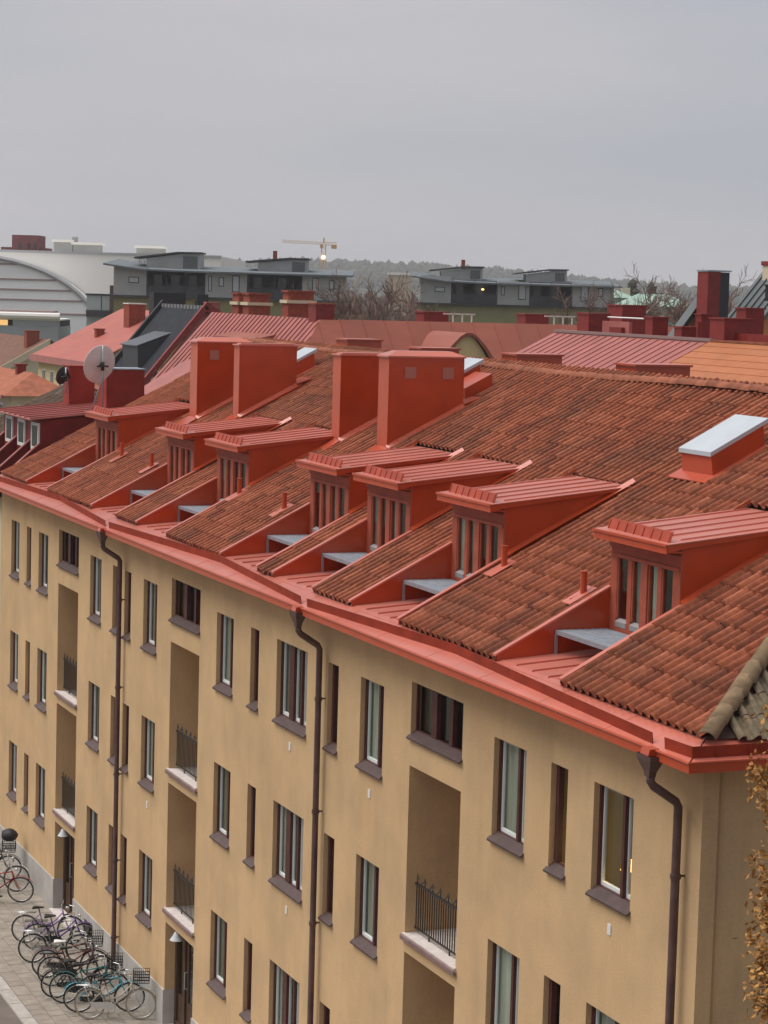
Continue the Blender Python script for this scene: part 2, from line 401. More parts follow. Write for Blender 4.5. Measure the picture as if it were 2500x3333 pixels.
# ---- loggias: slab edge, railing, inner door; entrance doors below
for a, b_ in LOGS:
    for z0 in (5.47, 2.52):
        lg = MB(); lg.box(a-.03, b_+.03, -.04, .02, z0-.04, z0+.03); lg.box(a+.004, b_-.004, .021, 1.49, z0-.02, z0+.03)
        led = lg.build('loggia_ledge', CONC, bld)
        lip = MB(); lip.slab([(a-.06,-.041,z0+.012),(a-.06,-.06,z0-.01),(a-.06,-.06,z0-.075),(a-.06,-.002,z0-.075),(a-.06,-.002,z0-.041),(a-.06,-.041,z0-.041)], (b_-a+.11,0,0))
        lip.build('drip_edge', mat('mauve_drip_metal', (.22,.14,.13), rough=.5, spec=.3, var=.2, scale=6), led)
        rl = MB(); yr = .16; zb = z0+.10; zt = z0+.80
        rl.box(a+.02,b_-.02,yr-.012,yr+.012,zb,zb+.025); rl.box(a+.02,b_-.02,yr-.018,yr+.018,zt,zt+.03)
        rail = rl.build('railing', IRON, bld)
        bars = MB(); nb = 22
        for i in range(nb):
            x = a+.06+(b_-a-.12)*i/(nb-1); bars.box(x-.007,x+.007,yr-.007,yr+.007,zb+.025,zt)
        bars.build('bars', IRON, rail)
        orn = MB(); n_ = 7
        for i in range(n_):                                      # upper row: pickets with little arcs between them
            x = a+.08+(b_-a-.16)*i/(n_-1); orn.box(x-.006,x+.006,yr-.006,yr+.006,zt+.03,zt+.17)
            if i < n_-1:
                st = (b_-a-.16)/(n_-1)
                orn.tube([(x+st*t, yr, zt+.16-.11*math.sin(math.pi*t)) for t in np.linspace(0,1,7)], .008, 4)
        orn.build('ornament', IRON, rail)
        for s in (.3, .7):
            ft = MB(); x = a+(b_-a)*s; ft.box(x-.01,x+.01,yr-.01,yr+.01,z0+.03,zb); ft.build('railing_foot', IRON, rail)
        dr = MB(); dr.box(a+.45,b_-.35,1.44,1.495,z0+.03,z0+2.1); dd = dr.build('balcony_door', WOOD, bld)
        pn = MB(); pn.box(a+.58,b_-.48,1.43,1.438,z0+.9,z0+1.95); pn.build('pane', GLASS, dd)
    # entrance
    dm = MB(); frame_rect(dm, a+.005, b_-.005, 0.03, 2.235, .22, .34, .11); dm.box(a+.62,a+.70,.22,.34,.05,2.1)
    dr = dm.build('entrance_door', WOOD, bld)
    lf = MB(); lf.box(a+.70,b_-.12,.26,.31,.05,.72); lf.box(a+.70,a+.83,.26,.31,.72,2.1); lf.box(b_-.25,b_-.12,.26,.31,.72,2.1); lf.box(a+.83,b_-.25,.26,.31,1.98,2.1)
    lf.build('door_leaf', WOOD, dr)
    for xa, xb in ((a+.115,a+.62),(a+.83,b_-.25)):
        p = MB(); p.box(xa, xb, .28, .286, .72, 2.0); p.build('pane', GLASS, dr)
    sp = MB(); sp.box(a+.115,a+.62,.26,.31,.05,.719); sp.build('side_panel', WOOD, dr)
    hd = MB(); hd.tube([(a+.76,.255,1.0),(a+.76,.20,1.0),(a+.76,.20,1.35),(a+.76,.255,1.35)], .014, 6); hd.build('handle', GALV, dr)
    st = MB(); st.box(a-.02,b_+.02,-.12,.2,.005,.045); st.build('door_step', CONC, bld)
    # enamel lamp under the loggia slab
    lp = MB(); cx, cy, cz = a+.55, .08, 2.0; n_ = 14
    ring = lambda r, z: [(cx+r*math.cos(2*math.pi*i/n_), cy+r*math.sin(2*math.pi*i/n_), z) for i in range(n_)]
    r0, r1, r2 = ring(.05, cz+.17), ring(.08, cz+.1), ring(.15, cz)
    lp.add(r0+r1+r2, [(i,(i+1)%n_,n_+(i+1)%n_,n_+i) for i in range(n_)]+[(n_+i,n_+(i+1)%n_,2*n_+(i+1)%n_,2*n_+i) for i in range(n_)]+[tuple(range(n_))])
    lp.tube([(cx,cy,cz+.17),(cx,cy,2.239)], .018, 6)
    lp.build('porch_lamp', mat('white_enamel', (.55,.56,.58), rough=.4, spec=.4), bld, True)
bw = MB(); frame_rect(bw, -50.98, -50.23, .16, .60, .08, .12, .05); b_o = bw.build('basement_window', FRAME, bld)
pb = MB(); pb.box(-50.93,-50.28,.095,.10,.21,.55); pb.build('pane', GLASS, b_o)
for (x, z) in ((-25.33,7.38),(-37.35,4.43),(-37.37,7.39),(-33.6,7.36),(-46.1,4.40)):
    v = MB(); v.box(x-.045,x+.045,-.012,.0,z-.07,z+.07); v.build('vent_plate', mat('white_vent', (.7,.69,.66), rough=.6), bld)

# ---- eave: soffit, fascia, sheet panels, standing gutter
XE = X1 + .5; YE = -.5
ev = MB()
ev.poly((X0,0,ZW),(X0,YE,ZW),(XE,YE,ZW),(X1-.08,0,ZW)); ev.poly((X1-.08,0,ZW),(XE,YE,ZW),(XE,YB,ZW),(X1-.08,YB,ZW))
soff = ev.build('eave_soffit', FASC, bld)
fa = MB()
fa.box(X0, XE+.0, YE-.012, YE+.0, ZW-.02, 10.125); fa.box(XE+.001, XE+.013, YE-.012, YB, ZW-.02, 10.125)
fa.tube([(X0,YE-.014,10.13),(XE+.014,YE-.014,10.13),(XE+.014,YB,10.13)], .018, 6)
fa.build('fascia', FASC, bld)
SS = .32
def zsheet(y): return 10.135 + SS*(y-YE)
roof = MB()                                                      # deck under tiles and sheet
DORM = [(-28.90,-26.90),(-34.52,-32.53),(-38.32,-36.33),(-41.31,-39.27),(-47.10,-45.0),(-50.81,-48.80),(-57.15,-55.08)]
YD, YJ = 1.77, 3.88
HK = .78; TE = T/HK
def hipx(y): return X1 + .10 - HK*(y + .05)
dk = .085
cut = sorted(DORM); edges = [X0] + [c for p in cut for c in p] + [None]
for i in range(0, len(edges), 2):
    xa, xb = edges[i], edges[i+1]
    if xb is None: roof.poly((xa,-.02,zroof(-.02)-dk),(hipx(-.02),-.02,zroof(-.02)-dk),(hipx(YJ),YJ,zroof(YJ)-dk),(xa,YJ,zroof(YJ)-dk))
    else: roof.poly((xa,-.02,zroof(-.02)-dk),(xb,-.02,zroof(-.02)-dk),(xb,YJ,zroof(YJ)-dk),(xa,YJ,zroof(YJ)-dk))
roof.poly((X0,YJ,zroof(YJ)-dk),(hipx(YJ),YJ,zroof(YJ)-dk),(hipx(YR),YR,ZR-dk),(X0,YR,ZR-dk))
roof.poly((X0,YR,ZR-dk),(hipx(YR),YR,ZR-dk),(hipx(-.02),2*YR+.02,zroof(-.02)-dk),(X0,2*YR+.02,zroof(-.02)-dk))
roof.poly((hipx(-.02),-.02,zroof(-.02)-dk),(hipx(-.02),2*YR+.02,zroof(-.02)-dk),(hipx(YR),YR,ZR-dk))
roof.poly((X0,0,ZW+.05),(X0,YR,ZR-dk),(X0,2*YR,ZW+.05))
roof_o = roof.build('roof', UNDER, bld)
# eave sheet panels, each lapped a few millimetres over the next
xp = X0; k = 0; pr = random.Random(5)
while xp < XE-.05:
    xq = min(xp + .93 + pr.uniform(-.04,.04), XE)
    if XE - xq < .4: xq = XE
    dz = .003*(k % 2)
    p = MB(); last = xq >= XE-1e-6
    ya, yb = YE-.012, .06
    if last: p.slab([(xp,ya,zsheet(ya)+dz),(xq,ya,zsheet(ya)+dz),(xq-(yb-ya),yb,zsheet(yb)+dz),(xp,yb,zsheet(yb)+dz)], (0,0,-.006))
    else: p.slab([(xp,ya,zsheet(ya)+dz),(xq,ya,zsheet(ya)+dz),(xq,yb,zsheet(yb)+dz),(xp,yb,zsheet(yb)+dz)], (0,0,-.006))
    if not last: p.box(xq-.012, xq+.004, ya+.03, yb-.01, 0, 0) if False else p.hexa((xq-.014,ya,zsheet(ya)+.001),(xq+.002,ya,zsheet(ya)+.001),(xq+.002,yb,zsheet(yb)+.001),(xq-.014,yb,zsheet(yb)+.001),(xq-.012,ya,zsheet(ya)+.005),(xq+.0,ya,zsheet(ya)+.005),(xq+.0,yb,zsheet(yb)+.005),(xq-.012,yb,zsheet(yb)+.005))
    p.build('eave_panel', TOPLIT, roof_o)
    xp = xq; k += 1
yy = YE
while yy < YB-.1:
    y2 = min(yy+.95, YB)
    xa, xb = XE+.012, X1-.06
    zf = lambda x: 10.135 + SS*(XE-x)
    s0 = max(yy, YE-.012); q = MB()
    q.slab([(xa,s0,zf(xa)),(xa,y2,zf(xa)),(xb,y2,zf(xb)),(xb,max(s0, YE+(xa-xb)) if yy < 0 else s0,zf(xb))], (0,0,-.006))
    q.build('eave_panel', TOPLIT, roof_o); yy = y2
# standing gutter: low upstand that wanders down to each outlet
OUT = [-48.1, -35.7, -23.5]
gut = [(-60.2,-.33),(-53.3,-.16),(-48.25,-.42)], [(-47.95,-.42),(-41.0,-.16),(-35.85,-.42)], [(-35.55,-.42),(-30.0,-.18),(-23.65,-.42)], [(-23.35,-.42),(XE-.10,-.40)]
gh = .14
for run in gut:
    gm = MB()
    for (xa, ya), (xb, yb) in zip(run, run[1:]):
        za, zb_ = zsheet(ya), zsheet(yb)
        gm.hexa((xa,ya-.01,za),(xb,yb-.01,zb_),(xb,yb+.005,zb_),(xa,ya+.005,za),(xa,ya-.020,za+gh),(xb,yb-.020,zb_+gh),(xb,yb-.012,zb_+gh),(xa,ya-.012,za+gh))
    go = gm.build('standing_gutter', GUT, roof_o)
gm = MB()
za = zsheet(-.40); xg = XE-.10
gm.hexa((xg,-.41,za),(xg+.01,-.40,za),(xg+.01,YB,za),(xg-.005,YB,za),(xg+.012,-.42,za+gh),(xg+.022,-.42,za+gh),(xg+.022,YB,za+gh),(xg+.012,YB,za+gh))
for i in range(30):
    y = -.1+i*.45; gm.slab([(xg+.012,y,za),(xg+.03,y,za),(xg+.028,y,za+gh-.006),(xg+.018,y,za+gh-.002)], (0,.014,0))
gm.build('standing_gutter', GUT, roof_o)

# ---- rainwater pipes
for xo, zend in zip(OUT, (0.05, .05, .05)):
    hp = MB(); yh = -.52
    n_ = 4
    def sq(r, z, rx=None): rx = rx or r; return [(xo-rx,yh-r,z),(xo+rx,yh-r,z),(xo+rx,yh+r*.7,z),(xo-rx,yh+r*.7,z)]
    rs = [sq(.11,10.07,.17), sq(.105,10.0,.165), sq(.06,9.86,.07), sq(.055,9.80)]
    for a_, b2_ in zip(rs, rs[1:]): hp.add(a_+b2_, [(i,(i+1)%4,4+(i+1)%4,4+i) for i in range(4)])
    hp.poly(*sq(.105, 10.03, .165))
    dp = MB(); px = xo + .0
    dp.tube([(px,yh,9.82),(px,yh,9.74),(px,yh+.04,9.68),(px,-.16,9.47),(px,-.125,9.40),(px,-.125,9.3),(px,-.125,.12),(px,-.2,.03)], .055, 10)
    do = dp.build('rainwater_pipe', PIPE, bld, True)
    hp.build('rainwater_head', PIPE, do)
    sp_ = MB(); sp_.slab([(xo-.10,YE+.03,10.15),(xo-.10,YE-.10,10.145),(xo-.10,YE-.12,10.07),(xo-.10,YE-.02,10.06)], (.2,0,0)); sp_.build('spout', RED, do)
    for zc in (8.55, 6.6, 4.65, 2.7, .95):
        c = MB(); c.tube([(px,-.125,zc-.03),(px,-.125,zc+.03)], .068, 10); c.box(px-.012,px+.012,-.06,-.0,zc-.012,zc+.012); c.build('pipe_bracket', PIPE, do)

# ---- clay tiles
PROF = [(0.0,.016),(.07,.044),(.18,.066),(.32,.070),(.44,.058),(.54,.018),(.62,.0),(.90,.0),(1.0,.014)]
CT, ST = 1/math.sqrt(1+T*T), T/math.sqrt(1+T*T)
SL = TCY/CT*1.10
def tile_geo(t=T, run=TCY):
    CT, ST = 1/math.sqrt(1+t*t), t/math.sqrt(1+t*t); SL = run/CT*1.10
    v = []; f = []
    n_ = len(PROF)
    for s, lift in ((0,.013),(SL,.0)):
        for px_, h in PROF:
            hh = h + lift; v.append((px_*TW*.985, s*CT-hh*ST, s*ST+hh*CT))
    for px_, h in PROF:
        hh = h + .013 - .016; v.append((px_*TW*.985, -hh*ST, hh*CT))
    for i in range(n_-1):
        f.append((i,i+1,n_+i+1,n_+i)); f.append((2*n_+i,2*n_+i+1,i+1,i))
    f.append((0,n_,2*n_)); f.append((n_-1,3*n_-1,2*n_-1))
    return np.array(v), f
TV, TF = tile_geo()
tme = bpy.data.meshes.new('tile'); tme.from_pydata(TV.tolist(), [], TF); tme.materials.append(TILE)
for p in tme.polygons: p.use_smooth = p.index % 2 == 0 and p.index < 2*(len(PROF)-1)
CHIMS = [(-42.62,-42.10,3.65,5.30,14.16,'hip'),(-45.05,-44.62,3.60,5.20,14.10,'flat'),(-52.04,-51.65,3.74,5.20,14.08,'flat'),(-54.42,-53.87,3.40,4.80,14.08,'hip')]
SKYL = [(-31.75,-30.80,4.50,5.42),(-53.6,-52.75,5.35,6.1),(-44.4,-43.4,5.55,6.3)]
spots = []
y0 = -.045; r_ = 0
while True:
    y = y0 + r_*TCY
    if y > YR - .12: break
    xc = math.floor(X0/TW)*TW
    c_ = 0
    while xc < X1:
        xm = xc + TW/2; ym = y + TCY/2
        ok = xm < hipx(ym) - .0 and xc > X0-.02
        if ok and y < YJ-.16:
            for a, b_ in DORM:
                if a - .09 < xm < b_ + .09: ok = False; break
        if ok:
            for a, b_, c1, c2, *_ in CHIMS:
                if a+.02 < xm < b_-.02 and c1+.1 < ym < c2-.1: ok = False
            for a, b_, c1, c2 in SKYL:
                if a+.05 < xm < b_-.05 and c1+.1 < ym < c2-.1: ok = False
        if ok: spots.append((xc, y))
        xc += TW; c_ += 1
    r_ += 1
pr = random.Random(11)
near = []
for x, y in spots:
    d = Vector((x+.1, y+.2, zroof(y))) - CAM
    dep = d.dot(FWD); u = d.dot(RIGHT)/dep*7413+1250
    near.append((dep if u < 2495 else 1e9, x, y))
near.sort()
pick = set((x, y) for _, x, y in near[:300])
fv = []; ff = []
for x, y in spots:
    zz = zroof(y) - .068 + .035*math.sin(x*.41)*math.sin(max(0,y)/YR*math.pi)
    jx, jz = pr.uniform(-.004,.004), pr.uniform(-.004,.006)
    jy = 0.0
    if pr.random() < .06: jy = pr.uniform(-.035,.02); jz += pr.uniform(0,.012)
    if (x, y) in pick:
        o = link('tile', tme, roof_o, (x+jx, y+jy, zz+jz+T*jy)); o.rotation_euler = (0, pr.uniform(-.012,.012), pr.uniform(-.008,.008))
    else:
        b = len(fv); off = np.array((x+jx, y+jy, zz+jz+T*jy)); a = pr.uniform(-.01,.01); V = TV.copy()
        V[:,1] += V[:,0]*a; fv += (V+off).tolist(); ff += [tuple(i+b for i in q) for q in TF]
fm = bpy.data.meshes.new('tile_field'); fm.from_pydata(fv, [], ff); fm.materials.append(TILE)
tag(link('tile_field', fm, roof_o), kind='stuff')
# end slope (faces the tree): same tile turned a quarter, mossier
ev_ = []; ef = []
R90 = np.array(((0,-1,0),(1,0,0),(0,0,1)))
EV, EF = tile_geo(TE, TCY*.9)
for r_ in range(14):
    xx = X1 + .15 - r_*TCY*.9
    for c_ in range(40):
        y = -.05 + c_*TW
        if y < (X1+.10-xx)/HK - .05 + .27 or y > 7.5: continue
        b = len(ev_); V = EV @ R90.T + np.array((xx, y, zroof(-.05) + TE*(X1+.10-xx) - .06))
        ev_ += V.tolist(); ef += [tuple(i+b for i in q) for q in EF]
em = bpy.data.meshes.new('end_tile_field'); em.from_pydata(ev_, [], ef); em.materials.append(TILEM)
tag(link('end_tile_field', em, roof_o), kind='stuff')
# ridge and hip tiles
def half_round(L, r, flare=.012, n=8):
    mb = MB(); vs = []
    for s, rr in ((0, r+flare), (L, r)):
        for k in range(n+1):
            a = math.pi*k/n; vs.append((s, rr*math.cos(a), rr*math.sin(a)*.8))
    for k in range(n+1):
        a = math.pi*k/n; vs.append((0, (r+flare-.02)*math.cos(a), (r+flare-.02)*math.sin(a)*.8))
    m_ = n+1
    mb.add(vs, [(k,k+1,m_+k+1,m_+k) for k in range(n)] + [(2*m_+k,2*m_+k+1,k+1,k) for k in range(n)])
    return mb
rme = half_round(.40, .12).mesh('ridge_tile', RTILE, True)
x = X0
while x < hipx(YR) - .2:
    o = link('ridge_tile', rme, roof_o, (x, YR, ZR-.045 + .035*math.sin(x*.5) + pr.uniform(-.006,.006))); o.rotation_euler = (0, pr.uniform(-.02,.02), pr.uniform(-.03,.03)); x += .355
hme = half_round(.38, .112, .016).mesh('hip_tile', HTILE, True)
hd = Vector((-HK, 1, T)).normalized(); s = 0
while True:
    p = Vector((hipx(-.07)+.02, -.07, zroof(-.07)-.03)) + hd*s
    if p.y > YR: break
    o = link('hip_tile', hme, roof_o, p)
    o.rotation_euler = (0, -math.asin(hd.z)+pr.uniform(-.02,.02)-.04, math.atan2(hd.y, hd.x)+pr.uniform(-.03,.03)); s += .33

# ---- dormers with their cut-in recesses
SEAMH = .022
GUT2 = mat('dull_red_gutter_sheet', (.36,.06,.03), rough=.45, spec=.3, var=.15, scale=4)
DSILL = mat('dormer_sill_grey', (.27,.25,.25), rough=.5, spec=.3)
def dormer(xl, xr, idx):
    wd = xr - xl
    zt0 = 12.20                                                 # roof height at the front wall
    sl = .107
    zr = lambda y: zt0 + sl*(y-YD)
    yb = 4.02
    dm_ = link('dormer', None, bld)
    for xa, xb in ((xl,xl+.05),(xr-.05,xr)):
        d = MB(); d.slab([(xa,YD,10.35),(xa,YD,zr(YD)-.02),(xa,yb,zr(yb)-.02),(xa,yb-.1,zroof(yb)-.4)], (xb-xa,0,0)); d.build('cheek', RED, dm_)
    # front wall: corner posts, head board, middle post, bottom rail
    fr = MB(); P = [(0,.16),(.30+.25+.01,.69),(.93,1.17),(1.43,1.59),(wd-.16,wd)]
    k = wd/2.05
    cuts = [(.20*k,.53*k),(.64*k,.93*k),(1.12*k,1.41*k),(1.52*k,1.85*k)]
    zb, zh = 10.90, 11.80
    fr.box(xl,xr,YD-.03,YD,zh,12.13); fr.box(xl,xr,YD-.03,YD,10.35,zb-.13)
    xs_ = [xl] + [xl+c for p in cuts for c in p] + [xr]
    for i in range(0, len(xs_), 2): fr.box(xs_[i], xs_[i+1], YD-.03-(.012 if i == 4 else 0), YD, zb-.13, zh)
    fr.build('front_wall', REDV, dm_)
    tr = MB(); tr.box(xl-.015,xr+.015,YD-.06,YD-.031,11.92,12.0); tr.box(xl+.02,xr-.02,YD-.05,YD-.031,11.78,11.83)
    tr.build('head_moulding', REDV, dm_)
    for i, (a, b_) in enumerate(cuts):
        p = MB(); p.box(xl+a+.03, xl+b_-.03, YD+.005, YD+.011, zb, zh-.03); p.build('pane', GLASS, dm_)
        c = MB(); c.box(xl+a, xl+a+.03, YD-.02, YD+.03, zb, zh); c.box(xl+b_-.03, xl+b_, YD-.02, YD+.03, zb, zh); c.box(xl+a+.03, xl+b_-.03, YD-.02, YD+.03, zh-.03, zh)
        c.build('casement', REDV, dm_)
        s = MB(); s.slab([(xl+a+.004,YD-.04,zb-.05),(xl+a+.004,YD+.02,zb+.0),(xl+a+.004,YD+.02,zb-.125),(xl+a+.004,YD-.035,zb-.125)], (b_-a-.008,0,0)); s.build('pane_sill', DSILL if i < 3 else REDV, dm_)
        if i in (0, 1, 2):
            cu = MB(); kk = 8
            pts = [(xl+a+.02+(b_-a-.04)*j/kk, YD+.045+.010*math.sin(j*1.7+i)) for j in range(kk+1)]
            for p_, q in zip(pts, pts[1:]): cu.poly((p_[0],p_[1],zb-.02),(q[0],q[1],zb-.02),(q[0],q[1],zh-.02),(p_[0],p_[1],zh-.02))
            if (i+idx) % 3: cu.build('curtain', CURTAIN2, dm_, True)
    # roof sheet with standing seams
    r = MB(); yf = YD-.30
    ov = .07
    r.slab([(xl-ov,yf,zr(yf)),(xr+ov,yf,zr(yf)),(xr+ov,4.0,zr(4.0)),(xl-ov,4.0,zr(4.0))], (0,0,-.015))
    for i in range(5):
        x = xl+.12+(wd-.24)*i/4
        r.hexa((x-.012,yf+.30,zr(yf+.30)),(x+.012,yf+.30,zr(yf+.30)),(x+.012,3.96,zr(3.96)),(x-.012,3.96,zr(3.96)),
               (x-.009,yf+.33,zr(yf+.33)+SEAMH),(x+.009,yf+.33,zr(yf+.33)+SEAMH),(x+.009,3.92,zr(3.92)+SEAMH),(x-.009,3.92,zr(3.92)+SEAMH))
    ro = r.build('dormer_roof', TOPLIT, dm_)
    f2 = MB(); f2.box(xl-ov+.01,xr+ov-.01,yf-.0,yf+.02,zr(yf)-.13,zr(yf)-.016); f2.box(xl-ov-.004,xr+ov+.004,yf-.02,yf-.001,zr(yf)-.03,zr(yf)+.006)
    f2.box(xl-ov+.02,xr+ov-.02,yf+.021,YD-.031,zr(yf)-.12,zr(yf)-.10)
    for xa in (xl-ov+.005, xr+ov-.025): f2.slab([(xa,yf+.021,zr(yf)-.12),(xa,yf+.021,zr(yf)-.018),(xa,yb,zr(yb)-.018),(xa,yb,zr(yb)-.05),(xa,YD,zr(YD)-.09)], (.02,0,0))
    f2.build('dormer_fascia', FASC, dm_)
    ug = MB(); ya = yf+.10; za = zr(ya)
    pts = [(xl+.05,ya+.06),(xl+wd*.55,ya+.03),(xr-.04,ya+.0)]
    for (xa, y1), (xb, y2) in zip(pts, pts[1:]):
        ug.hexa((xa,y1,za),(xb,y2,za),(xb,y2+.012,za),(xa,y1+.012,za),(xa,y1+.05,za+.15),(xb,y2+.05,za+.15),(xb,y2+.062,za+.15),(xa,y1+.062,za+.15))
    for i in range(8):
        x = xl+.08+(wd-.16)*i/7; t = (x-xl)/wd; y1 = ya+.06-.06*t
        ug.slab([(x,y1+.002,za),(x,y1-.012,za),(x,y1+.036,za+.135),(x,y1+.048,za+.135)], (.010,0,0))
    ug.build('dormer_gutter', GUT2, dm_)
    # recess: floor sheet, side walls with capping
    zf = lambda y: zsheet(.03) + .075*(y-.03)
    fl_ = MB(); fl_.slab([(xl,-.05,zsheet(-.05)+.008),(xr,-.05,zsheet(-.05)+.008),(xr,.05,zf(.05)+.006),(xl,.05,zf(.05)+.006)], (0,0,-.006))
    fl_.slab([(xl,.05,zf(.05)+.006),(xr,.05,zf(.05)+.006),(xr,YD,zf(YD)+.006),(xl,YD,zf(YD)+.006)], (0,0,-.006))
    for i in range(3):
        x = xl+wd*(i+1)/4; fl_.hexa((x-.01,.02,zf(.02)),(x+.01,.02,zf(.02)),(x+.01,YD,zf(YD)),(x-.01,YD,zf(YD)),(x-.007,.04,zf(.04)+.03),(x+.007,.04,zf(.04)+.03),(x+.007,YD,zf(YD)+.03),(x-.007,YD,zf(YD)+.03))
    fl_.build('recess_floor', TOPLIT, dm_)
    for xa, xb in ((xl-.03, xl), (xr, xr+.03)):
        wl_ = MB(); wl_.slab([(xa,-.03,zsheet(-.03)),(xa,-.03,zroof(-.03)+.0),(xa,YD+.05,zroof(YD+.05)+.0),(xa,YD+.05,zf(YD)-.02)], (xb-xa,0,0)); wl_.build('recess_wall', RED, dm_)
        cp = MB(); a0, b0 = (xa-.06, xb+.012) if xa < xl else (xa-.012, xb+.06)
        ytop = YD if xa < xl else YD+.1
        cp.hexa((a0,-.06,zroof(-.06)),(b0,-.06,zroof(-.06)),(b0,ytop,zroof(ytop)),(a0,ytop,zroof(ytop)),(a0,-.06,zroof(-.06)+.03),(b0,-.06,zroof(-.06)+.03),(b0,ytop,zroof(ytop)+.03),(a0,ytop,zroof(ytop)+.03))
        cp.build('recess_capping', TOPLIT, dm_)
    # flashing where the cheeks meet the tiles
    for s_, xa in ((-1, xl), (1, xr)):
        fs = MB(); x2 = xa + s_*.10
        fs.hexa((xa,YD-.02,zroof(YD)+.045),(x2,YD-.02,zroof(YD)+.012),(x2,YJ+.15,zroof(YJ+.15)+.012),(xa,YJ+.15,zroof(YJ+.15)+.045),
                (xa,YD-.02,zroof(YD)+.07),(x2,YD-.02,zroof(YD)+.022),(x2,YJ+.15,zroof(YJ+.15)+.022),(xa,YJ+.15,zroof(YJ+.15)+.07))
        fs.build('flashing', RED, dm_)
    # galvanised step platform
    g = MB(); zp = 10.72
    g.box(xl+.02, xr-.05, .88, 1.70, zp-.025, zp); g.box(xl+.02, xr-.05, .868, .879, zp-.06, zp+.004)
    g.box(xl+.02, xl+.05, .86, .90, zf(.88), zp-.06); g.box(xr-.08, xr-.05, .86, .90, zf(.88), zp-.06)
    for i in range(1, 7): y = .88+.82*i/7; g.box(xl+.03, xr-.06, y-.004, y+.004, zp, zp+.008)
    g.build('step_platform', GALV, dm_)
for i, (a, b_) in enumerate(DORM): dormer(a, b_, i)

# ---- chimneys on the street slope
COVER = mat('vent_cover_paint', (.40,.16,.12), rough=.6, spec=.3)
for a, b_, c1, c2, zt, kind in CHIMS:
    c = MB(); c.box(a, b_, c1, c2, 12.2, zt)
    c.box(b_, b_+.006, c1, c2, zt-.47, zt-.462)
    co = c.build('chimney', RED, bld)
    k = MB(); e = .035
    if kind == 'hip':
        x0_, x1_, y0_, y1_ = a-e, b_+e, c1-e, c2+e
        tp = [((a+b_)/2-.12, c1+.22, zt+.13), ((a+b_)/2+.12, c1+.22, zt+.13), ((a+b_)/2+.12, c2-.22, zt+.13), ((a+b_)/2-.12, c2-.22, zt+.13)]
        k.hexa((x0_,y0_,zt),(x1_,y0_,zt),(x1_,y1_,zt),(x0_,y1_,zt),(x0_,y0_,zt+.03),(x1_,y0_,zt+.03),(x1_,y1_,zt+.03),(x0_,y1_,zt+.03))
        b4 = [(x0_+.002,y0_+.002,zt+.0305),(x1_-.002,y0_+.002,zt+.0305),(x1_-.002,y1_-.002,zt+.0305),(x0_+.002,y1_-.002,zt+.0305)]
        k.add(b4+tp, [(0,1,5,4),(1,2,6,5),(2,3,7,6),(3,0,4,7),(4,5,6,7)])
    else:
        k.box(a-e,b_+e,c1-e,c2+e,zt,zt+.03); k.box(a+.05,b_-.05,c1+.05,c2-.05,zt+.03,zt+.06)
    k.build('chimney_cap', TOPLIT, co)
    # corner trims, seam and vent covers
    for y in (c1, c2-.02): t = MB(); t.box(b_, b_+.012, y, y+.02, 12.4, zt-.001); t.build('corner_trim', RED, co)
    if kind == 'hip':
        for y in ((c1+.35, c1+1.18) if c2-c1 > 1.5 else (c1+.32,)):
            v = MB(); v.box(b_, b_+.02, y, y+.24, zt-.42, zt-.19); v.build('vent_cover', COVER, co)
    # base flashing follows the slope
    f = MB()
    f.hexa((b_,c1-.02,zroof(c1)-.02),(b_+.11,c1-.02,zroof(c1)-.02),(b_+.11,c2+.1,zroof(c2+.1)-.02),(b_,c2+.1,zroof(c2+.1)-.02),
           (b_,c1-.02,zroof(c1)+.10),(b_+.11,c1-.02,zroof(c1)+.02),(b_+.11,c2+.1,zroof(c2+.1)+.02),(b_,c2+.1,zroof(c2+.1)+.10))
    f.hexa((a-.1,c1-.32,zroof(c1-.32)+.0),(b_+.1,c1-.32,zroof(c1-.32)+.0),(b_+.1,c1,zroof(c1)-.04),(a-.1,c1,zroof(c1)-.04),(a-.1,c1-.32,zroof(c1-.32)+.03),(b_+.1,c1-.32,zroof(c1-.32)+.03),(b_+.1,c1,zroof(c1)+.06),(a-.1,c1,zroof(c1)+.06))
    f.slab([(b_+.1,c2,zroof(c2)+.1),(b_+.1,c2+.35,zroof(c2+.35)+.04),(a-.1,c2+.35,zroof(c2+.35)+.04),(a-.1,c2,zroof(c2)+.1)], (0,0,-.03))
    f.build('base_flashing', RED, co)
# chimneys behind the ridge, only their heads show
for a, b_, c1, c2, zt in ((-54.96,-54.4,7.8,8.7,14.17),(-50.07,-49.5,7.8,8.6,14.11),(-45.25,-44.6,8.0,8.75,14.14),(-39.82,-39.1,8.0,9.0,14.13)):
    c = MB(); L_ = .85 if a > -42 else .8; c.box(a-L_, a, c1, c1+ (b_-a)*1.7, 12.6, zt); co = c.build('chimney', RED, bld)
    k = MB(); k.box(a-L_-.04, a+.04, c1-.04, c1+(b_-a)*1.7+.04, zt, zt+.04); k.build('chimney_cap', FASC, co)
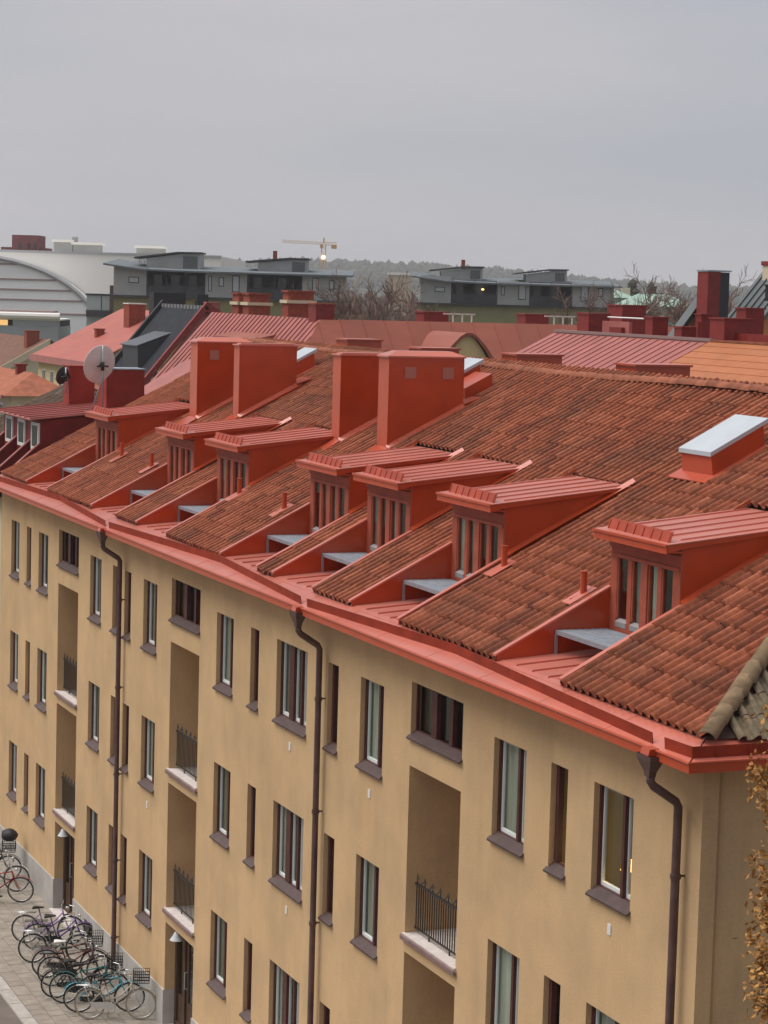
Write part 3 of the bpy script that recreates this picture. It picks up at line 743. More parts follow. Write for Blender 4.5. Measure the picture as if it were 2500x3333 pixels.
# ---- skylights: raised curb and pale lid parallel to the slope
for i, (a, b_, c1, c2) in enumerate(SKYL):
    s = MB(); h = .34
    s.hexa((a,c1,zroof(c1)-.05),(b_,c1,zroof(c1)-.05),(b_,c2,zroof(c2)-.05),(a,c2,zroof(c2)-.05),(a,c1-.05,zroof(c1)+h),(b_,c1-.05,zroof(c1)+h),(b_,c2-.05,zroof(c2)+h),(a,c2-.05,zroof(c2)+h))
    s.hexa((a-.12,c1-.2,zroof(c1-.2)+.005),(b_+.12,c1-.2,zroof(c1-.2)+.005),(b_+.12,c2,zroof(c2)+.005),(a-.12,c2,zroof(c2)+.005),(a-.12,c1-.2,zroof(c1-.2)+.02),(b_+.12,c1-.2,zroof(c1-.2)+.02),(b_+.12,c2,zroof(c2)+.02),(a-.12,c2,zroof(c2)+.02))
    so = s.build('skylight', RED, bld)
    l_ = MB(); e = .025; z1, z2 = zroof(c1)+h, zroof(c2)+h
    l_.hexa((a-e,c1-.05-e,z1-.03),(b_+e,c1-.05-e,z1-.03),(b_+e,c2+e,z2+.03),(a-e,c2+e,z2+.03),(a-e,c1-.05-e,z1+.04),(b_+e,c1-.05-e,z1+.04),(b_+e,c2+e,z2+.10),(a-e,c2+e,z2+.10))
    l_.build('skylight_lid', LIDW, so)
# roof hatch near the ridge and its step
h = MB(); h.hexa((-43.3,5.5,zroof(5.5)),(-42.45,5.5,zroof(5.5)),(-42.45,6.1,zroof(6.1)),(-43.3,6.1,zroof(6.1)),(-43.3,5.5,zroof(5.5)+.28),(-42.45,5.5,zroof(5.5)+.28),(-42.45,6.1,zroof(6.1)+.28),(-43.3,6.1,zroof(6.1)+.28))
h.build('roof_hatch', RED, bld)
# ---- vent pipes through the tiles
for (x, y) in ((-29.23,1.48),(-32.09,1.56),(-41.9,1.43),(-44.8,1.48),(-51.37,1.53),(-54.15,1.59)):
    p = MB(); z = zroof(y); p.tube([(x,y,z-.05),(x,y,z+.33)], .05, 10); p.tube([(x,y,z+.33),(x,y,z+.345)], .058, 10)
    po = p.build('vent_pipe', FASC, bld, False)
    s = MB(); s.hexa((x-.14,y-.28,zroof(y-.28)+.02),(x+.14,y-.28,zroof(y-.28)+.02),(x+.14,y+.15,zroof(y+.15)+.02),(x-.14,y+.15,zroof(y+.15)+.02),(x-.14,y-.28,zroof(y-.28)+.035),(x+.14,y-.28,zroof(y-.28)+.035),(x+.14,y+.15,zroof(y+.15)+.035),(x-.14,y+.15,zroof(y+.15)+.035))
    s.build('pipe_flashing', TOPLIT, po)
# lamp in the room at the corner
lm = MB(); n_ = 12; cx, cy, cz = -25.81, .50, 8.02
r0 = [(cx+.05*math.cos(2*math.pi*i/n_), cy+.05*math.sin(2*math.pi*i/n_), cz+.12) for i in range(n_)]
r1 = [(cx+.10*math.cos(2*math.pi*i/n_), cy+.10*math.sin(2*math.pi*i/n_), cz-.02) for i in range(n_)]
lm.add(r0+r1, [(i,(i+1)%n_,n_+(i+1)%n_,n_+i) for i in range(n_)])
lamp = thing('pendant_lamp', (cx, cy, cz), 'glowing orange pendant lamp behind the corner window', 'lamp')
lm.build('lamp_shade', mat('lit_lamp_shade', (.8,.4,.1), emit=(1.0,.5,.12,3.0)), lamp)
cb = MB(); cb.tube([(cx,cy,cz+.12),(cx,cy,9.4)], .006, 5); cb.build('cord', IRON, lamp)

pl_ = bpy.data.lights.new('lamp_glow', 'POINT'); pl_.energy = 9; pl_.color = (1.0,.62,.25); pl_.shadow_soft_size = .06
po_ = bpy.data.objects.new('lamp_glow', pl_); COL.objects.link(po_); po_.parent = lamp; po_.location = (0, .05, -.06)
MB().box(-27.6,-27.5,.30,3.1,6.6,9.3).build('room_side_wall', mat('pale_room_wall', (.55,.50,.36), rough=.9), bld)
# ================================================================ street
GRD = mat('distant_ground', (.10,.095,.075), rough=.95, spec=.1, scale=.02, col2=(.07,.075,.05))
g = MB(); g.poly((-5000,-3500,-.03),(700,-3500,-.03),(700,4500,-.03),(-5000,4500,-.03))
tag(g.build('ground', GRD), kind='structure')
ASPH = mat('asphalt', (.17,.145,.13), rough=.93, spec=.2, var=.18, scale=1.2, bump=.3, bscale=60)
r = MB(); r.poly((-140,-10.4,-.02),(4,-10.4,-.02),(4,-2.75,-.02),(-140,-2.75,-.02))
tag(r.build('road', ASPH), kind='structure')
PAVE = mat('paving_concrete', (.30,.265,.225), rough=.93, spec=.15, var=.14, scale=4, bump=.25, bscale=50, objvar=.07)
pv = MB(); pv.poly((-140,-2.45,-.012),(-23,-2.45,-.012),(-23,0,-.012),(-140,0,-.012))
pave = tag(pv.build('pavement', mat('paving_joint_sand', (.15,.13,.11), rough=.95, var=.2, scale=6)), kind='structure')
slab = MB(); S_ = .347; slab.hexa((.004,.004,-.01),(S_-.004,.004,-.01),(S_-.004,S_-.004,-.01),(.004,S_-.004,-.01),(.008,.008,0),(S_-.008,.008,0),(S_-.008,S_-.008,0),(.008,S_-.008,0))
slme = slab.mesh('paving_slab', PAVE)
pr = random.Random(2); nsl = 0; rest = MB()
xx = -44.4
while xx > -66:
    for j in range(7):
        y = -2.44+S_*j; x = xx - (S_/2 if j % 2 else 0)
        if nsl < 300:
            link('paving_slab', slme, pave, (x, y, pr.uniform(-.002,.004))); nsl += 1
        else: rest.box(x+.006,x+S_-.006,y+.006,y+S_-.006,-.01,pr.uniform(-.002,.003))
    xx -= S_
while rest and xx < -44.5: xx = -44.4
xx = -44.4+S_
while xx < -24:
    for j in range(7):
        y = -2.44+S_*j; x = xx - (S_/2 if j % 2 else 0); rest.box(x+.006,x+S_-.006,y+.006,y+S_-.006,-.01,0)
    xx += S_
tag(rest.build('paving_slab_field', PAVE, pave), kind='stuff')
KERB = mat('granite_kerb', (.40,.37,.34), rough=.85, spec=.2, var=.15, scale=7, bump=.2, bscale=40, objvar=.06)
kb = tag(MB().box(-140,-23,-2.74,-2.46,-.12,-.02).build('kerb', KERB), kind='structure')
kst = MB(); kst.hexa((.006,-2.745,-.11),(.994,-2.745,-.11),(.994,-2.455,-.11),(.006,-2.455,-.11),(.012,-2.735,.006),(.988,-2.735,.006),(.988,-2.455,.006),(.012,-2.455,.006))
kme = kst.mesh('kerb_stone', KERB)
for i in range(45): link('kerb_stone', kme, kb, (-24.0-i*1.0, 0, 0))
fp = MB(); fp.box(-140,4,-13.2,-10.4,-.02,.1); tag(fp.build('far_pavement', PAVE), kind='structure')

# ================================================================ bicycles
TYRE = mat('tyre_rubber', (.025,.023,.022), rough=.8, spec=.3)
TAN = mat('tan_tyre', (.33,.27,.19), rough=.8, spec=.3)
RIM = mat('rim_steel', (.62,.62,.62), rough=.3, spec=.5, metal=.8)
BLK = mat('black_plastic', (.02,.02,.02), rough=.55, spec=.4)
def paint(n, c): return mat('bike_paint_'+n, c, rough=.3, spec=.5)
def bicycle(x, y, ang, lean, col, label, tyre=None, basket=False, carrier=True, chrome=False, step=False, saddle=None, bars='city'):
    root = thing('bicycle', (x, y, 0.0), label, 'bicycle', 'bicycles parked along the wall', ang)
    root.rotation_euler = (lean, 0, ang)
    R = .335; F = (1.07,0,R); B = (0,0,R)
    def part(name, mb, m_, par=root, sm=True): return local(name, mb.mesh(name, m_, sm), par)
    for c in (B, F):
        t = MB(); t.ring(c, R-.017, .017, 'y', 28, 6); wo = part('wheel', t, tyre or TYRE)
        r = MB(); r.ring(c, R-.04, .011, 'y', 28, 5); part('rim', r, RIM, wo)
        s = MB()
        for k in range(14):
            a = 2*math.pi*k/14+.1; h = .02*(1 if k % 2 else -1)
            s.tube([(c[0]+.02*math.cos(a+1),h,c[2]+.02*math.sin(a+1)),(c[0]+(R-.04)*math.cos(a),0,c[2]+(R-.04)*math.sin(a))], .0022, 3, False)
        s.tube([(c[0],-.045,c[2]),(c[0],.045,c[2])], .022, 8); part('spokes', s, RIM, wo)
        gq = MB(); n_ = 14; a0, a1 = (.25, 3.0) if c is B else (.55, 2.75)
        pts = [(c[0]+(R+.025)*math.cos(a0+(a1-a0)*i/n_), 0, c[2]+(R+.025)*math.sin(a0+(a1-a0)*i/n_)) for i in range(n_+1)]
        for p, q in zip(pts, pts[1:]): gq.hexa((p[0],-.025,p[2]),(q[0],-.025,q[2]),(q[0],.025,q[2]),(p[0],.025,p[2]),(p[0],-.018,p[2]+.008),(q[0],-.018,q[2]+.008),(q[0],.018,q[2]+.008),(p[0],.018,p[2]+.008))
        part('mudguard', gq, RIM if chrome else col)
    bb, st, ht, hb = (.46,0,.29), (.33,0,.72), (.86,0,.80), (.90,0,.64)
    f = MB()
    f.tube([bb, st], .016, 8); f.tube([bb, hb], .018, 8)
    f.tube([(.37,0,.60) if step else (.335,0,.70), hb if step else ht], .016, 8) if not step else f.tube([(.42,0,.42),(.66,0,.52),(.875,0,.75)], .016, 8)
    f.tube([ht, hb], .02, 8)
    for s_ in (-1, 1): f.tube([(.0,.05*s_,R),(.30,.03*s_,.30),bb], .010, 6); f.tube([(.0,.05*s_,R),(.33,.012*s_,.69)], .009, 6)
    part('frame', f, col)
    k = MB()
    k.tube([hb,(.925,0,.56)], .018, 8)
    for s_ in (-1, 1): k.tube([(.925,.0,.57),(.94,.05*s_,.54),(1.0,.05*s_,.40),(1.07,.05*s_,R)], .011, 6)
    part('fork', k, RIM if chrome else col)
    h = MB(); h.tube([ht,(.83,0,.95)], .013, 8)
    if bars == 'city': h.tube([(.60,.29,.98),(.74,.28,1.0),(.84,.2,1.0),(.86,.0,.96),(.84,-.2,1.0),(.74,-.28,1.0),(.60,-.29,.98)], .011, 6)
    else: h.tube([(.84,.31,1.0),(.86,.1,.97),(.86,-.1,.97),(.84,-.31,1.0)], .011, 6)
    ho = part('handlebar', h, RIM)
    for s_ in (-1, 1):
        gr_ = MB(); gr_.tube([(.60,.29*s_,.98),(.72,.282*s_,.997)] if bars == 'city' else [(.84,.31*s_,1.0),(.846,.21*s_,.987)], .017, 8); part('grip', gr_, BLK, ho)
    s = MB(); s.tube([st,(.30,0,.84)], .013, 8)
    s.add([(.16,-.10,.86),(.16,.10,.86),(.22,.09,.87),(.22,-.09,.87),(.43,-.025,.865),(.43,.025,.865),(.16,-.09,.82),(.16,.09,.82),(.42,-.02,.84),(.42,.02,.84)],
          [(0,1,2,3),(3,2,5,4),(6,7,1,0),(4,5,9,8),(6,8,9,7),(0,3,4,8,6),(1,7,9,5,2)])
    part('saddle', s, saddle or BLK, sm=False)
    c = MB(); c.ring(bb, .085, .008, 'y', 16, 4); c.tube([bb,(.46+.12,-.06,.29-.11)], .009, 5); c.tube([bb,(.46-.12,.06,.29+.11)], .009, 5)
    c.box(.53,.63,-.13,-.05,.165,.185); c.box(.29,.39,.05,.13,.395,.415)
    c.slab([(.02,-.055,.28),(.46,-.055,.20),(.55,-.055,.29),(.46,-.055,.38),(.02,-.055,.38)], (0,.012,0)); part('chain_guard', c, BLK if not chrome else RIM, sm=False)
    if carrier:
        q = MB()
        for s_ in (-1, 0, 1): q.tube([(-.28,.06*s_,.73),(.24,.06*s_,.73)], .007, 5)
        q.tube([(-.28,-.07,.73),(-.28,.07,.73)], .007, 5)
        for s_ in (-1, 1): q.tube([(.0,.06*s_,R),(-.12,.06*s_,.73)], .007, 5)
        part('carrier', q, RIM if chrome else BLK)
    if basket:
        b = MB(); x0, x1, y0, y1, z0, z1 = .90, 1.24, -.19, .19, .80, 1.05
        for i in range(9):
            t = i/8
            for yy in (y0, y1): b.tube([(x0+.03+(x1-x0-.06)*t,yy*.85,z0),(x0+(x1-x0)*t,yy,z1)], .006, 3)
            for xx in (x0, x1): b.tube([(xx,(y0+(y1-y0)*t)*.85,z0),(xx,y0+(y1-y0)*t,z1)], .006, 3)
            b.tube([(x0+.03+(x1-x0-.06)*t,y0*.85,z0),(x0+.03+(x1-x0-.06)*t,y1*.85,z0)], .006, 3)
        for i in range(5):
            z = z0+(z1-z0)*i/4; e = .85+.15*i/4
            b.tube([(x0,y0*e,z),(x1,y0*e,z),(x1,y1*e,z),(x0,y1*e,z),(x0,y0*e,z)], .007, 4, False)
        part('basket', b, BLK)
    sd = MB(); sd.tube([(.40,.03,.28),(.36,.20,.02)], .009, 5); part('kickstand', sd, RIM)
    li = MB(); li.tube([(.93,0,.86),(1.0,0,.86)], [.025,.04], 8); part('headlamp', li, RIM)
    return root
A = math.radians
bicycle(-45.50,-1.36,A(72),A(-5), paint('beige',(.45,.40,.32)), 'beige bicycle with tan tyres and black front basket, nearest of the row', tyre=TAN, basket=True, chrome=True, step=True)
bicycle(-46.02,-1.46,A(76),A(6), paint('sky',(.12,.42,.55)), 'light blue bicycle parked directly behind the beige one', chrome=False, basket=False)
bicycle(-46.70,-1.60,A(74),A(-4), paint('teal',(.03,.20,.20)), 'dark teal bicycle, third from the near end of the row', basket=True)
bicycle(-47.12,-1.68,A(80),A(5), paint('black',(.02,.02,.022)), 'black bicycle between the teal and the brown ones', bars='flat')
bicycle(-47.95,-1.55,A(77),A(-5), paint('brown',(.12,.05,.04)), 'brown bicycle with dark mudguards beside the rainwater pipe')
bicycle(-48.60,-1.52,A(72),A(4), paint('maroon',(.16,.03,.035)), 'maroon bicycle with a white saddle', saddle=mat('white_saddle',(.7,.7,.7),rough=.5), basket=True)
bicycle(-49.80,-1.55,A(70),A(-6), paint('grey',(.10,.11,.13)), 'dark grey bicycle with shiny chrome mudguards', chrome=True)
bicycle(-50.70,-1.22,A(74),A(5), paint('purple',(.14,.03,.30)), 'purple bicycle, second from the far end of the row', step=True)
bicycle(-51.38,-1.34,A(68),A(-4), paint('lilac',(.30,.16,.42)), 'pale lilac bicycle at the far end of the row', step=True, chrome=True, bars='flat')
bicycle(-55.30,-1.60,A(66),A(5), paint('red',(.30,.03,.03)), 'red bicycle standing beyond the first entrance door', bars='flat')
bicycle(-56.25,-1.50,A(70),A(-5), paint('silver',(.42,.43,.44)), 'silver bicycle parked behind the red one', chrome=True)
b12 = bicycle(-57.35,-1.45,A(74),A(4), paint('olive',(.09,.10,.06)), 'olive bicycle with a black basket at the left edge', basket=True)
# black cover lying on the olive bicycle's basket
cv = MB(); pr = random.Random(4); n1, n2 = 12, 7
vs = []
for j in range(n2+1):
    for i in range(n1):
        a = 2*math.pi*i/n1; ph = math.pi*j/n2; rr = 1+pr.uniform(-.13,.13)
        vs.append((.26*rr*math.sin(ph)*math.cos(a), .22*rr*math.sin(ph)*math.sin(a), .20*math.cos(ph)*(1 if math.cos(ph) > 0 else .6)))
cv.add(vs, [(j*n1+i, j*n1+(i+1)%n1, (j+1)*n1+(i+1)%n1, (j+1)*n1+i) for j in range(n2) for i in range(n1)])
cvo = cv.build('saddle_bag', mat('black_bag_cloth',(.018,.018,.02),rough=.6,spec=.4), None, True, (-57.05,-.42,1.16))
tag(cvo, 'bulging black bag on top of the olive bicycle', 'bag')
# ================================================================ neighbours
DRED = mat('dark_red_paint', (.21,.026,.022), rough=.5, spec=.3, var=.15, scale=4)
BRICK = mat('brick_red', (.27,.07,.045), rough=.85, spec=.15, var=.25, scale=5)
PINKR = mat('pink_red_roof_sheet', (.34,.10,.085), rough=.45, spec=.4, sheen=.25, var=.14, scale=1.2, objvar=.06)
SALM = mat('salmon_roof_sheet', (.40,.10,.07), rough=.5, spec=.35, sheen=.2, var=.12, scale=.8)
RUST = mat('weathered_red_roof', (.27,.078,.052), rough=.6, spec=.3, sheen=.15, scale=.5, col2=(.33,.10,.065), objvar=.08, stretch=(1,1,2.5))
GREYR = mat('grey_profiled_roof', (.085,.09,.105), rough=.45, spec=.4, var=.12, scale=2)
BLACKM = mat('black_metal', (.015,.016,.02), rough=.5, spec=.4)
ORNG = mat('orange_roof_sheet', (.40,.135,.05), rough=.5, spec=.3, var=.1, scale=2, objvar=.05)
YEL = mat('pale_yellow_plaster', (.66,.52,.28), rough=.92, spec=.1, var=.08, scale=.8)
CREAM = mat('cream_plaster', (.60,.53,.38), rough=.92, spec=.1, var=.08, scale=.8)
ORW = mat('orange_plaster', (.58,.23,.10), rough=.92, spec=.1, var=.1, scale=1)
COPPER = mat('verdigris_sheet', (.22,.36,.29), rough=.65, spec=.25, var=.2, scale=.8)
SLATE = mat('grey_green_roof', (.085,.10,.105), rough=.55, spec=.35, scale=.7, col2=(.12,.135,.135))
WHITEP = mat('white_paint', (.72,.72,.70), rough=.6, spec=.25)
OLDT = tile_mat('old_brown_tile', TW, TCY, [(.0,(.085,.058,.042)),(.4,(.12,.08,.056)),(.9,(.17,.11,.075))], moss=(.07,.065,.045), mossamt=.7)

def chimney(par, x0, x1, y0, y1, z0, z1, m_, cap=None, e=.06, ch=.07):
    c = MB().box(x0,x1,y0,y1,z0,z1).build('chimney', m_, par)
    MB().box(x0-e,x1+e,y0-e,y1+e,z1,z1+ch).build('chimney_cap', cap or m_, c)
    return c
def pane_window(par, x, y, z, w_, h_, axis='y', fm=None):
    """flat-set window: frame and pane; axis = the outward normal's axis, looking to -y or +x"""
    f = MB(); p = MB(); t = .09
    if axis == 'y':
        frame_rect(f, x-w_/2, x+w_/2, z, z+h_, y-.05, y-.005, t); f.box(x-.03,x+.03,y-.05,y-.005,z+t,z+h_-t); p.box(x-w_/2+t,x+w_/2-t,y-.03,y-.02,z+t,z+h_-t)
    else:
        f.box(y+.005,y+.05,x-w_/2,x+w_/2,z,z+t); f.box(y+.005,y+.05,x-w_/2,x+w_/2,z+h_-t,z+h_); f.box(y+.005,y+.05,x-w_/2,x-w_/2+t,z+t,z+h_-t); f.box(y+.005,y+.05,x+w_/2-t,x+w_/2,z+t,z+h_-t); p.box(y+.02,y+.03,x-w_/2+t,x+w_/2-t,z+t,z+h_-t)
    o = f.build('window', fm or WHITEP, par); p.build('pane', DGL, o)
    return o
DGL = mat('dark_window_pane', (.05,.055,.06), rough=.12, spec=.6)

# ---- old roof next door, with the three-window dormer
n1 = thing('townhouse', (-70, 4, 0), 'neighbouring house with mossy brown tile roof and dark red dormer', 'house')
ye, ze, yr_, zr_ = -.3, 9.72, 4.7, 12.22; tn = (zr_-ze)/(yr_-ye)
xa, xb = -71.6, X0-.02
MB().box(xa, xb, 0, 9.6, 0, ze-.05).build('wall', CREAM, n1)
r = MB(); r.slab([(xa,ye,ze),(xb,ye,ze),(xb,yr_,zr_),(xa,yr_,zr_)], (0,0,-.1)); r.slab([(xa,yr_,zr_),(xb,yr_,zr_),(xb,9.9,ze),(xa,9.9,ze)], (0,0,-.1)); r.poly((xa,ye,ze),(xa,yr_,zr_),(xa,9.9,ze))
nro = r.build('roof', UNDER, n1)
V_, F_ = tile_geo(tn, TCY); fv = []; ff = []
for r_ in range(14):
    for c_ in range(84):
        x = xb - .21 - c_*TW; y = ye + r_*TCY*1.02
        if x < xa: continue
        b = len(fv); fv += (V_ + np.array((x, y, ze + tn*(y-ye) - .02 + random.uniform(-.008,.012)))).tolist(); ff += [tuple(i+b for i in q) for q in F_]
fm = bpy.data.meshes.new('tile_field'); fm.from_pydata(fv, [], ff); fm.materials.append(OLDT); tag(link('tile_field', fm, nro), kind='stuff')
for i in range(29):
    o = link('ridge_tile', rme, nro, (xa+i*.39, yr_, zr_+.02)); o.rotation_euler = (0,0,random.uniform(-.03,.03))
MB().hexa((xb-.25,ye+.1,ze+.0),(xb+.05,ye+.1,ze+.0),(xb+.05,3.4,ze+tn*3.8),(xb-.25,3.4,ze+tn*3.8),(xb-.2,ye+.1,ze+.42),(xb,ye+.1,ze+.42),(xb,3.4,ze+tn*3.8+.30),(xb-.2,3.4,ze+tn*3.8+.30)).build('party_wall_capping', RTILE, nro)
dm_ = link('dormer', None, n1)
dx0, dx1, dy = -65.25, -60.9, 1.2
MB().hexa((dx0,dy,10.45),(dx1,dy,10.45),(dx1,3.9,11.6),(dx0,3.9,11.6),(dx0,dy,11.70),(dx1,dy,11.70),(dx1,3.9,11.95),(dx0,3.9,11.95)).build('dormer_body', DRED, dm_)
q = MB(); q.slab([(dx0-.12,dy-.3,11.70),(dx1+.12,dy-.3,11.70),(dx1+.12,4.1,12.02),(dx0-.12,4.1,12.02)], (0,0,.03))
for i in range(8):
    x = dx0+(dx1-dx0)*i/7; q.hexa((x-.02,dy-.3,11.73),(x+.02,dy-.3,11.73),(x+.02,4.05,12.04),(x-.02,4.05,12.04),(x-.015,dy-.3,11.77),(x+.015,dy-.3,11.77),(x+.015,4.05,12.08),(x-.015,4.05,12.08))
q.build('dormer_roof', PINKR, dm_)
for x in (-64.42,-62.93,-61.33):
    f = MB(); frame_rect(f, x-.42, x+.42, 10.86, 11.62, dy-.05, dy-.003, .09); f.build('window_frame', WHITEP, dm_); MB().box(x-.33,x+.33,dy-.035,dy-.03,10.95,11.53).build('pane', DGL, dm_)
for x in (-65.3,-63.7,-62.1,-60.95):
    MB().slab([(x,-.1,9.85),(x,dy,10.5),(x,dy,11.05),(x,.6,10.52)], (.06,0,0)).build('recess_wall', DRED, dm_)
    MB().hexa((x-.05,-.1,9.90),(x+.1,-.1,9.90),(x+.1,dy,11.06),(x-.05,dy,11.06),(x-.05,-.1,9.94),(x+.1,-.1,9.94),(x+.1,dy,11.10),(x-.05,dy,11.10)).build('recess_capping', PINKR, dm_)
OXR = mat('oxide_red_chimney', (.30,.038,.025), rough=.55, spec=.25, var=.15, scale=3)
c = chimney(n1, -62.85,-62.0, 3.35,4.45, 11.0, 13.06, OXR, GALV, e=.03, ch=.04)
chimney(n1, -64.9,-64.2, 2.85,3.6, 11.0, 13.05, OXR, e=.02, ch=.03)

# satellite dishes on the two chimneys
def dish(loc, R, facing, m_, label, mastlen):
    t = thing('satellite_dish', loc, label, 'satellite dish', 'satellite dishes on the neighbouring chimneys')
    d = MB(); n_, k_ = 24, 6; d0 = Vector(facing).normalized(); u = d0.cross(Vector((0,0,1))).normalized(); w_ = u.cross(d0)
    rows = []
    for sgn, off in ((1, 0), (1, -.012)):
        for j in range(k_+1):
            rr = R*j/k_; dep = .16*R*2*(j/k_)**2*.5
            rows.append([tuple(u*(rr*math.cos(2*math.pi*i/n_)) + w_*(rr*1.1*math.sin(2*math.pi*i/n_)) + d0*(dep+off)) for i in range(n_)])
    for a_ in (0, k_+1):
        for j in range(k_):
            d.add(rows[a_+j]+rows[a_+j+1], [(i,(i+1)%n_,n_+(i+1)%n_,n_+i) for i in range(n_)])
    d.add(rows[k_]+rows[-1], [(i,(i+1)%n_,n_+(i+1)%n_,n_+i) for i in range(n_)])
    local('reflector', d.mesh('reflector', m_, True), t)
    bk = -d0*.12
    local('mast', MB().tube([tuple(bk+Vector((0,0,-mastlen))), tuple(bk+Vector((0,0,R*1.15)))], .025, 6).mesh('mast', GALV, True), t)
    b = MB(); b.tube([tuple(bk), tuple(-d0*.01)], .05, 6); b.tube([tuple(bk-u*.18), tuple(bk+u*.18)], .025, 5); b.tube([tuple(bk+Vector((0,0,-.12))), tuple(bk+Vector((0,0,.12)))], .05, 6)
    local('bracket', b.mesh('bracket', IRON, True), t)
    a = MB(); a.tube([tuple(w_*(-R*1.0)+d0*.1), tuple(d0*R*1.1-w_*.15)], .012, 5); a.tube([tuple(d0*R*1.1-w_*.15), tuple(d0*(R*1.1-.12)-w_*.12)], .04, 8); local('feed_arm', a.mesh('feed_arm', GALV, True), t)
    s = MB(); s.tube([tuple(bk+Vector((0,0,-.3))), tuple(bk+Vector((-.05,-.30,-mastlen)))], .012, 5); local('stay', s.mesh('stay', GALV, True), t)
DISHW = mat('pale_dish_paint', (.74,.70,.67), rough=.5, spec=.3, var=.08, scale=3)
dish((-61.75, 3.10, 13.20), .50, (-.85,-.25,.25), DISHW, 'large pale satellite dish on a mast beside the dark red chimney', 1.25)
dish((-64.2, 2.66, 12.78), .24, (-.75,-.45,.2), mat('black_dish_paint', (.04,.04,.045), rough=.5), 'small black satellite dish on the farther chimney', .5)

# ---- far row along the street: salmon roof, grey roof
n2 = thing('townhouse', (-160, 33, 0), 'pale yellow house with large salmon red sheet roof', 'house')
MB().box(-167, -151.2, 27.1, 40, 0, 10.0).build('wall', YEL, n2)
r = MB(); r.slab([(-167.5,26.7,10.0),(-150.5,26.7,10.0),(-150.5,33.6,13.55),(-167.5,33.6,13.55)], (0,0,-.15)); r.slab([(-167.5,33.6,13.55),(-150.5,33.6,13.55),(-150.5,40.5,10.0),(-167.5,40.5,10.0)], (0,0,-.15))
ro = r.build('roof', SALM, n2); MB().box(-167.6,-150.4,26.55,26.72,9.55,10.05).build('eave_board', PINKR, n2)
MB().poly((-150.9,27.1,10),(-150.9,40,10),(-150.9,33.6,13.4)).build('gable', YEL, n2)
for x in (-165.1,-162.7,-160.2,-157.8,-155.2):
    for z in (7.5,4.4,1.3): pane_window(n2, x, 27.1, z, .95, 1.5)
chimney(n2, -158.5,-157.1, 31.2, 32.4, 11.5, 14.0, BRICK, WHITEP); chimney(n2, -160.5,-159.9, 29.6, 30.2, 10.8, 12.1, BRICK)

n3 = thing('townhouse', (-141.5, 30, 0), 'house with dark grey profiled roof between red roofs', 'house')
MB().box(-146.2,-137.0, 26.9, 38, 0, 9.7).build('wall', YEL, n3)
r = MB()
ny, nz = (30.4, 13.95), (26.6, 9.3)
r.slab([(-146.4,26.6,9.3),(-137.0,26.6,9.3),(-137.0,30.4,13.95),(-146.4,30.4,13.95)], (0,0,-.12)); r.slab([(-146.4,30.4,13.95),(-137,30.4,13.95),(-137,38,9.3),(-146.4,38,9.3)], (0,0,-.12))
ro = r.build('roof', GREYR, n3)
rb = MB()
for i in range(46):
    x = -146.3+i*.2; rb.hexa((x,26.6,9.31),(x+.06,26.6,9.31),(x+.06,30.4,13.96),(x,30.4,13.96),(x+.01,26.58,9.37),(x+.05,26.58,9.37),(x+.05,30.38,14.02),(x+.01,30.38,14.02))
tag(rb.build('roof_ribs', GREYR, ro), kind='stuff')
for i in range(14): MB().box(-146.2+i*.7,-145.8+i*.7,30.3,30.5,13.95,14.2).build('ridge_vent', mat('ridge_vent_grey', (.2,.2,.21), rough=.6), ro)
for x, m_ in ((-146.55, BLACKM), (-137.05, DRED)):
    MB().slab([(x,26.4,9.15),(x,26.4,9.6),(x,30.4,14.45),(x,38.2,9.7),(x,38.2,9.2),(x,30.4,13.85)], (.35,0,0)).build('verge_parapet', m_, n3)
MB().slab([(-137.3,26.9,9.2),(-137.3,30.4,13.8),(-137.3,37.8,9.2)], (.2,0,0)).build('gable', PINKR, n3)
d_ = link('dormer', None, n3)
MB().hexa((-143.4,27.0,9.7),(-140.2,27.0,9.7),(-140.2,28.9,12.0),(-143.4,28.9,12.0),(-143.6,26.9,11.5),(-140.0,26.9,11.5),(-140.0,29.2,12.35),(-143.6,29.2,12.35)).build('dormer_body', mat('dark_grey_sheet', (.06,.06,.068), rough=.5), d_)
MB().slab([(-143.7,26.8,11.5),(-139.9,26.8,11.5),(-139.9,29.2,12.4),(-143.7,29.2,12.4)], (0,0,.06)).build('dormer_roof', GREYR, d_)
for x in (-138.6,-139.8,-141.6,-143.4,-145.0):
    for z in (6.9,3.9,1.0): pane_window(n3, x, 26.9, z, .8, 1.4)
MB().box(-153.5,-152.4,31.6,33.9,12.2,14.9).build('stair_tower', BLACKM, n2); MB().box(-151.7,-151,34.35,35.1,12.2,14.85).build('stair_tower', BLACKM, n2)
chimney(n3, -140.4,-139.5, 31.4, 32.2, 12, 14.35, PINKR)

